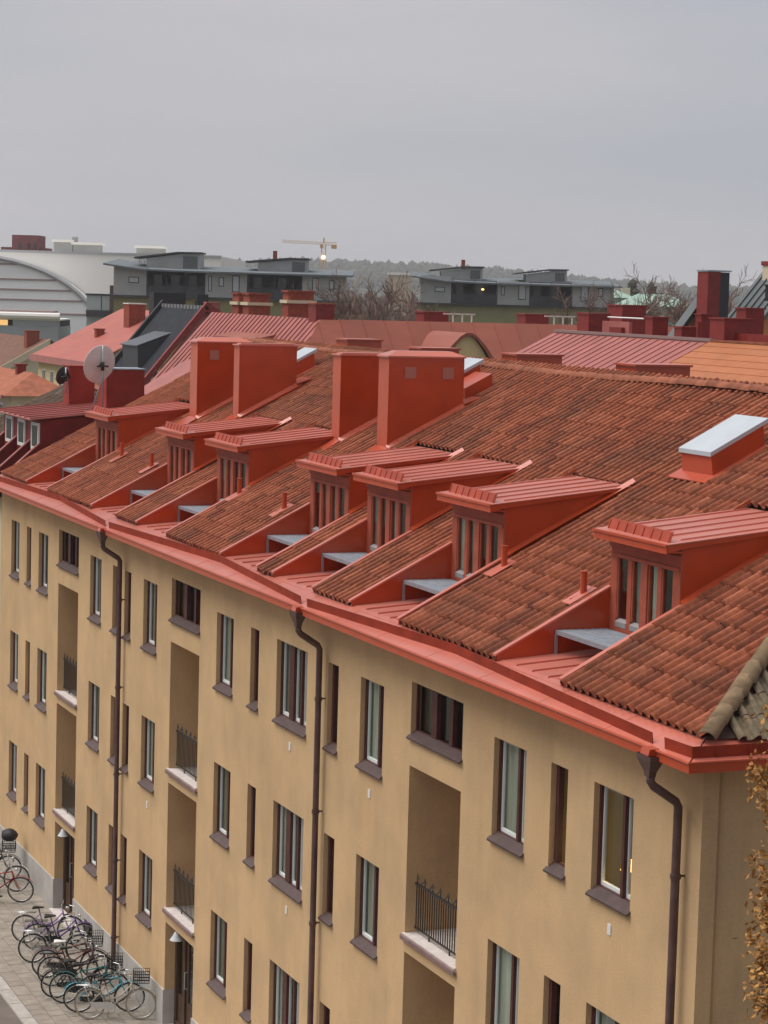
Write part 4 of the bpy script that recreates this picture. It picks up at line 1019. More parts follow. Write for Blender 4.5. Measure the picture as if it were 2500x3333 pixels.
# ---- corner building with red sheet roof: one wing along the street row, one across
n4 = thing('corner_building', (-101, 30, 0), 'corner building with weathered red sheet roof and rounded cream gable', 'building')
RZ, RX, RY, TT = 14.02, -101.0, 24.5, 1.12
dpt = 4.8; EX, EY, EZ = RX+dpt, RY-dpt, RZ-TT*dpt
MB().box(-117.6, EX-.4, EY+.4, RY+dpt-.4, 0, EZ).build('wall', CREAM, n4); MB().box(RX-dpt+.4, EX-.4, RY+dpt-.39, 62, 0, EZ).build('wall', CREAM, n4)
u = MB()
u.poly((-117.6,EY,EZ),(EX,EY,EZ),(RX,RY,RZ),(-117.6,RY,RZ)); u.poly((EX,EY,EZ),(EX,62,EZ),(RX,62,RZ),(RX,RY,RZ))
u.poly((-117.6,RY,RZ),(RX,RY,RZ),(RX-dpt,RY+dpt,EZ),(-117.6,RY+dpt,EZ)); u.poly((RX,RY,RZ),(RX,62,RZ),(RX-dpt,62,EZ),(RX-dpt,RY+dpt,EZ)); u.poly((-117.6,EY,EZ),(-117.6,RY,RZ),(-117.6,RY+dpt,EZ))
ro = u.build('roof', RUST, n4)
x = -117.6
while x < EX-.3:                                                   # street wing: narrow panels, cut at the hip
    x2 = x+.62; yt = RY if x2 < RX else RY-(x2-RX); yt1 = RY if x < RX else RY-(x-RX)
    z = lambda y: EZ+TT*(y-EY)
    p = MB(); p.slab([(x+.015,EY,z(EY)+.012),(x2-.03,EY,z(EY)+.012),(x2-.03,yt,z(yt)+.012),(x+.015,yt1,z(yt1)+.012)], (0,0,.02)); p.slab([(x2-.035,EY,z(EY)),(x2,EY,z(EY)),(x2,yt,z(yt)),(x2-.035,yt,z(yt))], (0,-.03,.07))
    p.build('roof_panel', PINKR, ro); x = x2
y = EY
while y < 61:                                                      # wing across: wide panels
    y2 = y+1.15; zf = lambda x: EZ+TT*(EX-x)
    xt = RX if y > RY else RX+(RY-y); xt2 = RX if y2 > RY else RX+(RY-y2)
    p = MB(); p.slab([(EX,y+.02,zf(EX)+.012),(EX,y2-.03,zf(EX)+.012),(xt2,y2-.03,zf(xt2)+.012),(xt,y+.02,zf(xt)+.012)], (0,0,.015)); p.slab([(EX,y2-.03,zf(EX)),(EX,y2,zf(EX)),(xt2,y2,zf(xt2)),(xt2,y2-.03,zf(xt2))], (.02,0,.05))
    p.build('roof_panel', RUST, ro); y = y2
# flat-topped box dormer in the street wing
MB().hexa((-111.5,22.6,10.8),(-105.0,22.6,10.8),(-105.0,24,13.2),(-111.5,24,13.2),(-111.5,22.6,12.95),(-105.0,22.6,12.95),(-105.0,24,13.25),(-111.5,24,13.25)).build('box_dormer', RUST, n4)
# rounded gable over the cross wing
gd = link('gable_dormer', None, n4)
prof = [(-2.9,10.6),(-2.2,11.35),(-1.45,12.25),(-.9,13.0),(-.45,13.45),(-.15,13.62),(.15,13.62),(.45,13.45),(.9,13.0),(1.45,12.25),(2.2,11.35),(2.9,10.6)]
gy = 30.25; gx = -96.9
f = MB(); f.slab([(gx,gy+a*.86,b-.10) for a, b in prof], (-.2,0,0)); f.build('gable_wall', YEL, gd)
rf = MB(); n_ = len(prof)
front = [(gx+.25,gy+a,b) for a, b in prof]; back = [(RX+(RZ-b)/TT-.05,gy+a,b) for a, b in prof]
rf.add(front+back, [(i,i+1,n_+i+1,n_+i) for i in range(n_-1)])
lo = [(gx+.25,gy+a*.90,b-.14) for a, b in prof]; rf.add(front+lo, [(i,i+1,n_+i+1,n_+i) for i in range(n_-1)])
rf.build('gable_roof', RUST, gd)
for (a, b, c1, c2, z1) in ((-116.9,-115.8,25.4,26.6,15.05),(-115.1,-114.1,25.4,26.6,15.05),(-109.5,-108.6,25.6,27.0,15.25)):
    cc = chimney(n4, a, b, c1, c2, 12.6, z1-.55, BRICK, CREAM, e=.10, ch=.16); MB().box(a+.02,b-.02,c1+.02,c2-.02,z1-.38,z1).build('chimney_top', BRICK, cc); MB().box(a-.05,b+.05,c1-.05,c2+.05,z1,z1+.1).build('chimney_lid', BRICK, cc)
chimney(n4, -102.3,-101.3, 24.35, 25.3, 13, 14.72, DRED, BRICK)
for y in (36.0, 30.5): chimney(n4, -103.6,-102.6, y, y+1.3, 12.5, 14.45, DRED)
for y in (31.7, 37.2):                                             # small white ladder rails on the ridge
    l_ = MB()
    for k in range(3): l_.box(-101.9,-101.84,y+.5*k,y+.5*k+.05,13.6,14.45)
    l_.box(-101.9,-101.84,y-.5,y+1.2,14.40,14.46); l_.build('ridge_rail', WHITEP, n4)

# ---- rear building behind the ridge: pink sheet, then orange sheet
n5 = thing('rear_building', (-66, 24, 0), 'long rear building with pink seamed roof and dark red ridge chimneys', 'building')
BX0, BX1, BXM, BY, BZ, BT = -75.2, -50.0, -64.2, 24.0, 14.15, .50
by0 = BY-6.5; bz0 = BZ-BT*6.5
MB().box(BX0+.3, BX1, by0+.4, BY+6, 0, bz0).build('wall', CREAM, n5)
u = MB(); u.slab([(BX0,by0,bz0),(BX1,by0,bz0),(BX1,BY,BZ),(BX0,BY,BZ)], (0,0,-.12)); u.slab([(BX0,BY,BZ),(BX1,BY,BZ),(BX1,BY+6.5,bz0),(BX0,BY+6.5,bz0)], (0,0,-.12))
ro = u.build('roof', PINKR, n5)
pm = MB(); pw = .53; zf = lambda y: bz0+BT*(y-by0)
pm.slab([(.01,by0,bz0+.01),(pw-.02,by0,bz0+.01),(pw-.02,BY-.15,zf(BY-.15)+.01),(.01,BY-.15,zf(BY-.15)+.01)], (0,0,.012)); pm.slab([(pw-.03,by0,bz0),(pw,by0,bz0),(pw,BY-.15,zf(BY-.15)),(pw-.03,BY-.15,zf(BY-.15))], (0,-.01,.045))
pme = pm.mesh('roof_panel', PINKR)
x = BX0
while x < BXM-.1: link('roof_panel', pme, ro, (x,0,0)); x += pw
XO = x
yy = by0; k = 0
while yy < BY-.2:                                                  # orange part: stepped horizontal courses
    y2 = min(yy+.36, BY-.1); p = MB(); p.hexa((XO,yy,zf(yy)+.005),(BX1,yy,zf(yy)+.005),(BX1,y2,zf(y2)+.005),(XO,y2,zf(y2)+.005),(XO,yy,zf(yy)+.04),(BX1,yy,zf(yy)+.04),(BX1,y2+.02,zf(y2)+.03),(XO,y2+.02,zf(y2)+.03)); p.build('roof_course', ORNG, ro); yy = y2; k += 1
MB().box(BX0,XO+.1,BY-.12,BY+.12,BZ-.02,BZ+.08).build('ridge_cap', mat('grey_ridge_sheet', (.26,.17,.16), rough=.5), ro); MB().box(XO+.11,BX1,BY-.12,BY+.12,BZ-.02,BZ+.05).build('ridge_cap', RTILE, ro)
for a, b, c1, c2, z1 in ((-73.9,-73.0,24.15,25.0,14.83),(-76.6,-75.4,26.8,27.8,15.15),(-68.8,-68.3,24.15,24.75,14.8),(-66.9,-66.4,24.2,24.8,14.52),(-67.6,-67.2,25.4,25.8,14.95),(-64.5,-63.6,24.15,25.3,14.86),(-65.3,-64.7,25.6,26.3,15.2)):
    chimney(n5, a, b, c1, c2, 13.2, z1, DRED, e=.04, ch=.05)
MB().tube([(-65.3,24.2,13.9),(-65.3,24.2,14.75)], .07, 8).build('vent_pipe', DRED, n5)
MB().box(-72.6,-70.6,24.5,24.62,14.2,14.62).build('ridge_box', PINKR, n5); MB().box(-71.8,-70.9,24.35,24.48,14.15,14.42).build('roof_hatch', DRED, n5)
MB().tube([(-73.2,24.9,14.75),(-70.3,24.9,14.75)], .03, 5).build('ridge_rail', WHITEP, n5); MB().box(-64.0,-55,24.6,24.75,14.15,14.42).build('ridge_box', DRED, n5)

# ---- gabled house with the tall chimney, far right
n6 = thing('gabled_house', (-100, 43, 0), 'orange gabled house with tall dark red chimney and copper verge', 'house')
gx, gy, gz = -96.5, 42.7, 15.75; hw, tg = 3.6, 1.28
MB().slab([(gx,gy-hw,0),(gx,gy+hw,0),(gx,gy+hw,gz-tg*hw),(gx,gy,gz),(gx,gy-hw,gz-tg*hw)], (-.5,0,0)).build('wall', ORW, n6)
r = MB(); r.slab([(gx+.3,gy-hw-.3,gz-tg*(hw+.3)+.06),(gx+.3,gy,gz+.06),(gx-.5,gy,gz+.06),(gx-.5,gy-hw-.3,gz-tg*(hw+.3)+.06)], (0,0,.14)); r.build('roof', SLATE, n6)
r = MB(); r.slab([(gx+.3,gy+hw+.3,gz-tg*(hw+.3)+.06),(gx+.3,gy,gz+.06),(gx-.5,gy,gz+.06),(gx-.5,gy+hw+.3,gz-tg*(hw+.3)+.06)], (0,0,.14)); r.build('roof', SLATE, n6)
MB().slab([(gx+.31,gy+.05,gz+.2),(gx+.31,gy+hw,gz-tg*hw+.2),(gx+.31,gy+hw,gz-tg*hw-.25),(gx+.31,gy+.05,gz-.25)], (.06,0,0)).build('copper_verge', COPPER, n6)
MB().slab([(gx+.31,gy-.05,gz+.2),(gx+.31,gy-hw,gz-tg*hw+.2),(gx+.31,gy-hw,gz-tg*hw-.1),(gx+.31,gy-.05,gz-.1)], (.06,0,0)).build('verge_board', BLACKM, n6)
c = MB().box(gx+.4,gx+1.4,41.95,42.62,8,16.80).build('chimney', DRED, n6); MB().box(gx+.45,gx+1.35,42.625,43.15,9,16.78).build('chimney_flue', mat('dark_slate_sheet',(.035,.035,.045),rough=.5), c); MB().box(gx+.35,gx+1.45,41.9,43.2,16.81,16.88).build('chimney_cap', GALV, c)
n7 = thing('townhouse', (-95, 48, 0), 'house with steep grey green seamed roof at the right edge', 'house')
wx, wy, wz, wt = -93.5, 46.6, 17.55, 1.18; hw2 = 4.0
MB().slab([(wx,wy-hw2,0),(wx,wy+hw2,0),(wx,wy+hw2,wz-wt*hw2),(wx,wy,wz),(wx,wy-hw2,wz-wt*hw2)], (-3.2,0,0)).build('wall', ORW, n7)
r = MB(); r.slab([(wx+.25,wy-hw2-.3,wz-wt*(hw2+.3)+.05),(wx+.25,wy,wz+.05),(wx-3.2,wy,wz+.05),(wx-3.2,wy-hw2-.3,wz-wt*(hw2+.3)+.05)], (0,0,.12)); rr = r.build('roof', SLATE, n7)
for i in range(6):
    x = wx+.2-i*.6; MB().hexa((x,wy-hw2-.3,wz-wt*(hw2+.3)+.17),(x+.04,wy-hw2-.3,wz-wt*(hw2+.3)+.17),(x+.04,wy,wz+.17),(x,wy,wz+.17),(x,wy-hw2-.36,wz-wt*(hw2+.3)+.22),(x+.04,wy-hw2-.36,wz-wt*(hw2+.3)+.22),(x+.04,wy-.05,wz+.23),(x,wy-.05,wz+.23)).build('seam', SLATE, rr)
r = MB(); r.slab([(wx+.25,wy+hw2+.3,wz-wt*(hw2+.3)+.05),(wx+.25,wy,wz+.05),(wx-3.2,wy,wz+.05),(wx-3.2,wy+hw2+.3,wz-wt*(hw2+.3)+.05)], (0,0,.12)); r.build('roof', SLATE, n7)
chimney(n7, wx-2.6,wx-1.8, 45.55,46.4, 14.5, 17.2, CREAM, DRED, ch=.2)
chimney(n7, wx-.9,wx-.2, 44.7,45.4, 14.0, 16.2, BLACKM)

# ---- low houses at the left edge
n8 = thing('townhouse', (-200, 33, 0), 'distant house with brown tile roof and pale bargeboard at the left edge', 'house')
MB().slab([(-190.2,27.2,0),(-190.2,40,0),(-190.2,40,6.6),(-190.2,33.7,10.1),(-190.2,27.2,6.5)], (-26,0,0)).build('wall', CREAM, n8)
BRT = mat('brown_roof_tile_far', (.17,.085,.06), rough=.85, spec=.2, var=.22, scale=2.2)
MB().slab([(-190,26.6,6.35),(-190,33.7,10.4),(-216.5,33.7,10.4),(-216.5,26.6,6.35)], (0,0,.15)).build('roof', BRT, n8); MB().slab([(-190,40.6,6.35),(-190,33.7,10.4),(-216.5,33.7,10.4),(-216.5,40.6,6.35)], (0,0,.15)).build('roof', BRT, n8)
MB().slab([(-189.9,26.5,6.0),(-189.9,26.5,6.5),(-189.9,33.7,10.6),(-189.9,33.7,9.9)], (.12,0,0)).build('bargeboard', CREAM, n8)
chimney(n8, -193,-192, 32.2, 33.3, 8.5, 11.15, BRICK)
n9 = thing('townhouse', (-104, 12, 0), 'low cream house with orange tile roof behind the mossy roof', 'house')
MB().box(-112,-97.4, 8.9, 11.3, 0, 10.5).build('wall', CREAM, n9)
OT = mat('orange_clay_far', (.34,.12,.07), rough=.85, spec=.2, var=.2, scale=3)
MB().add([(-112.4,8.4,10.5),(-96.9,8.4,10.5),(-96.9,11.8,10.5),(-112.4,11.8,10.5),(-111,10.1,11.45),(-98.5,10.1,11.45)], [(0,1,5,4),(1,2,5),(2,3,4,5),(3,0,4),(3,2,1,0)]).build('roof', OT, n9)
MB().box(-112.5,-96.8,8.3,8.42,10.40,10.54).build('gutter', PINKR, n9)
for x in (-99.2,-101.6,-104.0): pane_window(n9, x, 8.9, 8.6, .9, 1.5)
for y in (9.6, 10.7): pane_window(n9, y, -97.4, 8.6, .9, 1.5, 'x')
chimney(n9, -100.6,-100.2, 9.8, 10.2, 10.6, 11.7, DRED)

n10 = thing('townhouse', (-92, 18, 0), 'small cream house with a narrow tall gable below the dark grey roof', 'house')
MB().box(-99.5,-88.6, 15.0, 21, 0, 10.2).build('wall', CREAM, n10)
MB().slab([(-99.9,14.6,10.15),(-88.3,14.6,10.15),(-88.3,17.6,12.0),(-99.9,17.6,12.0)], (0,0,.1)).build('roof', PINKR, n10); MB().slab([(-99.9,21.4,10.15),(-88.3,21.4,10.15),(-88.3,17.6,12.0),(-99.9,17.6,12.0)], (0,0,.1)).build('roof', PINKR, n10); MB().box(-100,-88.2,14.45,14.6,10.0,10.2).build('gutter', DRED, n10)
MB().slab([(-88.55,15.9,0),(-88.55,16.75,0),(-88.55,16.75,11.9),(-88.55,16.5,12.6),(-88.55,15.9,10.6)], (-1.2,0,0)).build('gable', YEL, n10)
MB().slab([(-88.3,15.6,9.9),(-88.3,15.75,9.9),(-88.3,16.55,12.75),(-88.3,16.40,12.9)], (-1.6,0,0)).build('bargeboard', mat('orange_brown_board', (.30,.12,.06), rough=.7), n10)
for x in (-90.6,-92.4,-94.6): pane_window(n10, x, 15.0, 8.2, .8, 1.3)
pane_window(n10, 16.38, -88.55, 9.9, .42, 1.1, 'x', IRON)
# ================================================================ far town, woods, hills
RZ_ = math.radians(67.676); RH = Vector((.37984,.92505,0)); FH = Vector((-.92505,.37984,0))
def far(name, D, lx, label, cat, group=None):
    """thing standing D metres out and lx metres to the right, turned square to the view direction"""
    p = Vector((CAM.x, CAM.y, 0)) + FH*D + RH*lx
    o = thing(name, p, label, cat, group, RZ_); o['_lx'] = lx; return o
def lb(par, name, mb, m_, smooth=False):
    return local(name, mb.mesh(name, m_, smooth), par)
GP = mat('grey_panel', (.37,.38,.37), rough=.7, spec=.25, var=.08, scale=.8)
GPD = mat('dark_panel', (.06,.06,.066), rough=.6, spec=.3, var=.3, scale=.6)
GRF = mat('grey_roof_felt', (.14,.16,.175), rough=.7, spec=.25, var=.1, scale=.5)
OLV = mat('olive_plaster', (.27,.255,.13), rough=.9, spec=.1, var=.12, scale=.6)
def grey_block(D, x0, label, secs, x_end, roofz, tip, pents, chims, extra_x):
    t = far('apartment_block', D, x0, label, 'apartment block', 'grey blocks with winged roofs')
    W_ = x_end - x0; zt = 16.55; zf = 14.3
    lb(t, 'lower_storeys', MB().box(0, W_, .4, 12, 0, 14.15), OLV)
    lb(t, 'floor_band', MB().box(-.4, W_+.3, -.1, 12.1, 14.16, 14.34), GPD)
    for a, b, kind in secs:
        a -= x0; b -= x0
        if kind == 'grey': lb(t, 'wall_panel', MB().box(a, b, 0, 11.5, 14.35, 17.1 if a < 1 else 16.7), GP)
        else:
            lb(t, 'balcony_recess', MB().box(a+.01, b-.01, 2.2, 11, 14.35, 16.75), GPD)
            lb(t, 'balcony_front', MB().box(a+.02, b-.02, .05, .12, 14.36, 15.35), GPD)
            n_ = max(2, int((b-a)/1.4))
            for i in range(n_): lb(t, 'post', MB().box(a+.1+(b-a-.3)*i/(n_-1), a+.2+(b-a-.3)*i/(n_-1), .13, .23, 14.36, 16.75), GPD)
            for i in range(n_-1):
                xx = a+.5+(b-a-.6)*i/max(1,n_-1); lb(t, 'glazing', MB().box(xx, xx+.8, 2.12, 2.19, 14.5, 16.4), mat('dull_glass', (.10,.105,.11), rough=.2, spec=.6))
    r = MB(); e = W_+.8                                        # thin winged roof, lifted at its left tip
    sec = [(-.95,roofz+.45),(0,roofz+.33),(2.6,roofz+.02),(6,roofz-.06),(e,roofz-.08)]
    up = [(x,-.8,z+.16) for x, z in sec]; lo = [(x,-.8,z) for x, z in sec]; upb = [(x,12.6,z+.75) for x, z in sec]; lob = [(x,12.6,z+.59) for x, z in sec]; n_ = len(sec)
    r.add(up+lo+upb+lob, [(i,i+1,2*n_+i+1,2*n_+i) for i in range(n_-1)]+[(n_+i,n_+i+1,i+1,i) for i in range(n_-1)]+[(n_+i,3*n_+i,3*n_+i+1,n_+i+1) for i in range(n_-1)]+[(0,n_,3*n_,2*n_),(n_-1,2*n_-1,4*n_-1,3*n_-1)])
    lb(t, 'roof', r, GRF)
    for a, b, z0, z1 in pents:
        a -= x0; b -= x0
        pt = lb(t, 'penthouse', MB().slab([(a+.8,4,16.6),(b-.15,4,16.6),(b-.15,4,z1-.1),(a+.8+(b-a)*.55,4,z1-.12),(a+.8,4,z0-.1)], (0,5,0)), GP)
        rr = MB(); rr.slab([(a-.4,3.6,z0-.15),(a+(b-a)*.62,3.6,z1-.1),(b,3.6,z1-.06),(b,3.6,z1+.08),(a+(b-a)*.62,3.6,z1+.06),(a-.4,3.6,z0)], (0,6,0)); local('penthouse_roof', rr.mesh('penthouse_roof', GPD), pt)
        local('glazing', MB().box(a+.8+(b-a)*.58, b-.4, 3.96, 3.995, 16.9, z1-.35).mesh('glazing', mat('dull_glass', (.1,.1,.1))), pt)
    for x, z0, z1 in chims: lb(t, 'chimney', MB().box(x-x0-.2, x-x0+.2, 6, 6.5, z0-.5, z1), BRICK)
    for x, z, w_, h_ in extra_x:
        wo = lb(t, 'window', MB().box(x-x0, x-x0+w_, -.04, -.005, z, z+h_), GPD); local('pane', MB().box(x-x0+.08, x-x0+w_-.08, -.06, -.045, z+.08, z+h_-.08).mesh('pane', mat('pale_pane', (.42,.45,.47), rough=.15, spec=.6)), wo)
    return t
grey_block(220, -26.0, 'grey panelled block with winged roof beside the white arena', [(-26.0,-22.86,'grey'),(-22.86,-17.18,'dark'),(-17.18,-13.18,'grey'),(-13.18,-7.87,'dark'),(-7.87,-3.8,'grey')], -3.8, 16.72, 0,
   [(-24.1,-17.9,18.05,18.6),(-13.2,-7.4,17.95,18.3)], [(-10.84,18.3,19.05)], [(-24.57,15.5,1.0,.6),(-16.9,14.9,.35,1.5),(-15.9,15.4,.5,.9),(-14.6,14.9,.7,1.6),(-6.9,14.9,.6,1.6),(-5.3,15.4,.5,.9)])
grey_block(235, 3.75, 'grey panelled block with winged roof right of the bare trees', [(3.75,6.89,'grey'),(6.89,11.66,'dark'),(11.66,14.93,'grey'),(14.93,19.38,'dark'),(19.38,23.6,'grey')], 23.6, 16.45, 0,
   [(5.1,10.4,17.75,18.15),(14.0,19.2,17.65,18.1)], [(8.26,18.2,18.9)], [(5.2,15.45,1.05,.55),(12.0,15.3,.4,.9),(13.8,14.9,.8,1.6),(20.2,14.9,.8,1.6),(22.0,15.4,.5,.9)])
# lit lamp on the second block's balcony
lt = far('balcony_lamp', 236.5, 10.2, 'small lit yellow lamp on the dark balcony of the right grey block', 'lamp')
o = MB().ring((0,0,15.85), .06, .08, 'z', 8, 6); lb(lt, 'globe', o, mat('lit_globe', (1,.7,.2), emit=(1,.62,.18,2.2)))

# arena: white hall, vaulted front, roof machinery
WH_ = mat('white_arena_cladding', (.84,.82,.77), rough=.55, spec=.3, var=.04, scale=.15)
WV = mat('white_vault_membrane', (.88,.88,.87), rough=.45, spec=.35, var=.05, scale=.2)
ar = far('arena', 335, -41, 'white arena hall with a vaulted white front and rooftop units', 'arena')
lb(ar, 'hall', MB().box(-70, 17.0, 0, 60, 0, 19.75), WH_); lb(ar, 'parapet', MB().box(-70.1, 17.1, -.15, 0, 19.5, 19.85), mat('grey_trim', (.42,.42,.43), rough=.6))
vt = MB(); n_ = 26                                             # barrel vault standing before the hall
cx, rx, rz = -19.0, 19.6, 11.6
arc = [(cx+rx*math.cos(a), 7.2+rz*math.sin(a)) for a in np.linspace(0, math.pi, n_+1)]
fr = [(x,-7.0,z) for x, z in arc]; bk = [(x,-.2,z) for x, z in arc]
vt.add(fr+bk, [(i,i+1,n_+2+i,n_+1+i) for i in range(n_)] + [tuple(range(n_+1))]); vt.box(cx-rx,cx+rx,-7,-.2,0,7.2)
lb(ar, 'vault', vt, WV)
rim = MB(); rim.tube([(x,-7.1,z+.1) for x, z in arc], .38, 6); lb(ar, 'vault_rim', rim, mat('grey_trim', (.42,.42,.43)))
for z in (17.75, 15.6, 14.15, 12.7, 10.8):
    hx = rx*math.sqrt(max(0, 1-((z-7.2)/rz)**2)); lb(ar, 'vault_joint', MB().box(cx-hx+.5, cx+hx-.5, -7.12, -7.0, z-.13, z+.10), mat('brown_joint', (.34,.24,.23), rough=.7))
for a, b, z1 in ((-8.3,-5.5,21.5),(-5.4,-1.5,21.2),(4.0,8.0,20.95)):
    u = lb(ar, 'roof_unit', MB().box(a, b, 6, 10, 19.75, z1-.25), GP); local('unit_lid', MB().box(a-.25,b+.25,5.6,10.4,z1-.24,z1+.12).mesh('unit_lid', WH_), u)
lb(ar, 'roof_vent', MB().box(-5.6,-4.8,6,7,21.3,22.1), GP)
# white letters standing on the hall's edge by the grey roof
sg = far('roof_sign', 226, -24.6, 'row of small white letters standing above the grey winged roof', 'sign')
for i, g_ in enumerate('IVNVVN'):
    p = MB(); x = i*.42-.5; z0 = 17.45; h_ = .42; s_ = .30
    if g_ == 'I': p.box(x,x+.1,0,.05,z0,z0+h_)
    if g_ in 'N': p.box(x,x+.06,0,.05,z0,z0+h_); p.box(x+s_-.06,x+s_,0,.05,z0,z0+h_)
    if g_ in 'NV': p.slab([(x,.01,z0+h_),(x+.08,.01,z0+h_),(x+s_/2+.04,.01,z0),(x+s_/2-.04,.01,z0)], (0,.04,0))
    if g_ in 'V': p.slab([(x+s_,.012,z0+h_),(x+s_-.08,.012,z0+h_),(x+s_/2-.04,.012,z0),(x+s_/2+.04,.012,z0)], (0,.036,0))
    lb(sg, 'letter', p, mat('white_letter', (.8,.8,.8), rough=.5))
pv_ = far('pavilion', 232, -41, 'low white pavilion with a band of yellow lit windows before the arena', 'pavilion')
lb(pv_, 'wall', MB().box(-6, 8.05, 0, 9, 0, 10.85), mat('blue_grey_panel', (.33,.36,.38), rough=.6)); lb(pv_, 'upper_wall', MB().box(-6, 8.05, .05, 9, 11.46, 11.6), WH_); lb(pv_, 'roof_edge', MB().tube([(-6.2,-.1,11.9),(8.2,-.1,11.9)], .34, 8), WH_)
lb(pv_, 'core', MB().box(-6, 8.0, 1.2, 8.9, 10.86, 11.45), DARK); lb(pv_, 'corner_block', MB().box(3.4, 8.04, .06, 1.1, 10.86, 11.45), mat('blue_grey_panel', (.33,.36,.38)))
LITW = mat('lit_window', (.5,.3,.1), rough=.3, emit=(1,.6,.22,.35))
for i in range(5): lb(pv_, 'lit_window', MB().box(-5.5+i*1.75, -4.1+i*1.75, .02, .06, 10.88, 11.43), LITW)
lb(pv_, 'canopy', MB().box(-6, 7.3, 2, 5, 12.25, 12.42), mat('brown_joint', (.34,.24,.23)))
gt = far('glass_stair', 238, -30.9, 'glazed stair tower with dark brown frame between arena and grey block', 'tower')
lb(gt, 'glass_box', MB().box(0,2.4,0,3,0,14.1), mat('pale_green_glass', (.40,.46,.45), rough=.25, spec=.5)); lb(gt, 'frame', MB().box(-.1,3.1,-.12,-.02,14.1,14.3), GPD); lb(gt, 'balcony', MB().box(0,2.5,-.5,-.03,11.9,12.6), GPD); lb(gt, 'shaft', MB().box(2.42,3.3,-.3,2.6,0,15.2), mat('brown_shaft', (.10,.07,.06), rough=.7)); lb(gt, 'mullion', MB().box(1.5,1.58,-.04,-.01,12.6,14.1), GPD)
tw = far('brick_tower', 430, -67, 'square dark red brick block rising behind the white arena', 'building')
lb(tw, 'shaft', MB().box(-3.0, 2.1, 0, 8, 0, 23.9), mat('far_brick', (.24,.075,.075), rough=.85, var=.15, scale=.5)); lb(tw, 'wing', MB().box(-5.2, 3.3, 1, 9, 0, 21.6), mat('far_brick', (.24,.075,.075)))
for x in (-1.5,.2,1.4): lb(tw, 'window', MB().box(x-.25,x+.25,-.06,-.01,21.3,22.4), GPD)

# crane
YELC = mat('crane_yellow', (.60,.36,.12), rough=.5, spec=.3)
cr = far('tower_crane', 600, -16.1, 'yellow tower crane with a long jib above the tree line', 'crane')
def lattice(mb, p, q, s, n):
    p, q = Vector(p), Vector(q); d = (q-p).normalized(); up = Vector((0,1,0)); sd = d.cross(up).normalized()
    cs = [up*s+sd*s, up*s-sd*s, -up*s-sd*s, -up*s+sd*s]
    for c in cs: mb.tube([p+c, q+c], s*.16, 4)
    for i in range(n):
        a, b = p+(q-p)*(i/n), p+(q-p)*((i+1)/n)
        for k in range(4): mb.tube([a+cs[k], b+cs[(k+1) % 4]], s*.1, 3)
mm = MB(); lattice(mm, (0,0,0), (0,0,27.0), .55, 18); lb(cr, 'mast', mm, YELC)
jj = MB(); lattice(jj, (0,0,27.2), (-10.9,0,27.5), .30, 16); lb(cr, 'jib', jj, YELC)
cj = MB(); lattice(cj, (0,0,27.2), (3.4,0,27.2), .35, 5); cjo = lb(cr, 'counter_jib', cj, YELC); local('counterweight', MB().box(2.0,3.4,-.5,.5,25.9,26.9).mesh('counterweight', YELC), cjo)
lb(cr, 'cab', MB().box(-.9,-.2,-.8,-.1,26.0,27.0), YELC); lb(cr, 'tower_head', MB().tube([(0,0,27.3),(0,0,28.7)], .2, 5), YELC)
lo_ = MB(); n_ = 10
lo_.add([(.0+.45*math.cos(2*math.pi*i/n_),-.9,23.6+.45*math.sin(2*math.pi*i/n_)) for i in range(n_)]+[(.0+.3*math.cos(2*math.pi*i/n_),-.4,23.6+.3*math.sin(2*math.pi*i/n_)) for i in range(n_)], [tuple(range(n_))]+[(i,(i+1)%n_,n_+(i+1)%n_,n_+i) for i in range(n_)])
lb(cr, 'floodlight', lo_, mat('floodlight', (1,.8,.4), emit=(1,.66,.25,6.0)))
# green copper halls and other roofs far right
ch = far('copper_hall', 400, 47, 'low hall with pale green copper roof beyond the bare trees', 'hall')
lb(ch, 'wall', MB().box(-5.2,6.6,0,12,0,14.0), mat('green_wall', (.27,.37,.30), rough=.8)); lb(ch, 'roof', MB().add([(-5.6,-.4,14.0),(7.0,-.4,14.0),(7.0,12.4,14.0),(-5.6,12.4,14.0),(-2.0,6,16.1),(3.6,6,16.1)], [(0,1,5,4),(1,2,5),(2,3,4,5),(3,0,4)]), mat('far_copper', (.29,.41,.34), rough=.7))
ch2 = far('copper_hall', 420, 44.5, 'smaller pale green roofed hall with a raised lantern beside the trees', 'hall')
lb(ch2, 'wall', MB().box(-6,1.5,0,10,0,15.3), mat('green_wall', (.27,.37,.30))); lb(ch2, 'roof', MB().add([(-6.3,-.4,15.3),(1.8,-.4,15.3),(1.8,10,15.3),(-6.3,10,15.3),(-2.2,5,17.0)], [(0,1,4),(1,2,4),(2,3,4),(3,0,4)]), mat('far_copper', (.29,.41,.34))); lb(ch2, 'lantern', MB().box(-.6,1.0,3,5,15.5,17.2), CREAM)
bb_ = far('distant_block', 300, 2.0, 'pale beige block half hidden behind the bare trees', 'building')
lb(bb_, 'wall', MB().box(-1.5,1.6,0,8,0,17.5), mat('pale_beige', (.55,.46,.36), rough=.8)); lb(bb_, 'roof', MB().box(-1.6,1.7,-.1,8.1,17.5,17.85), WH_)

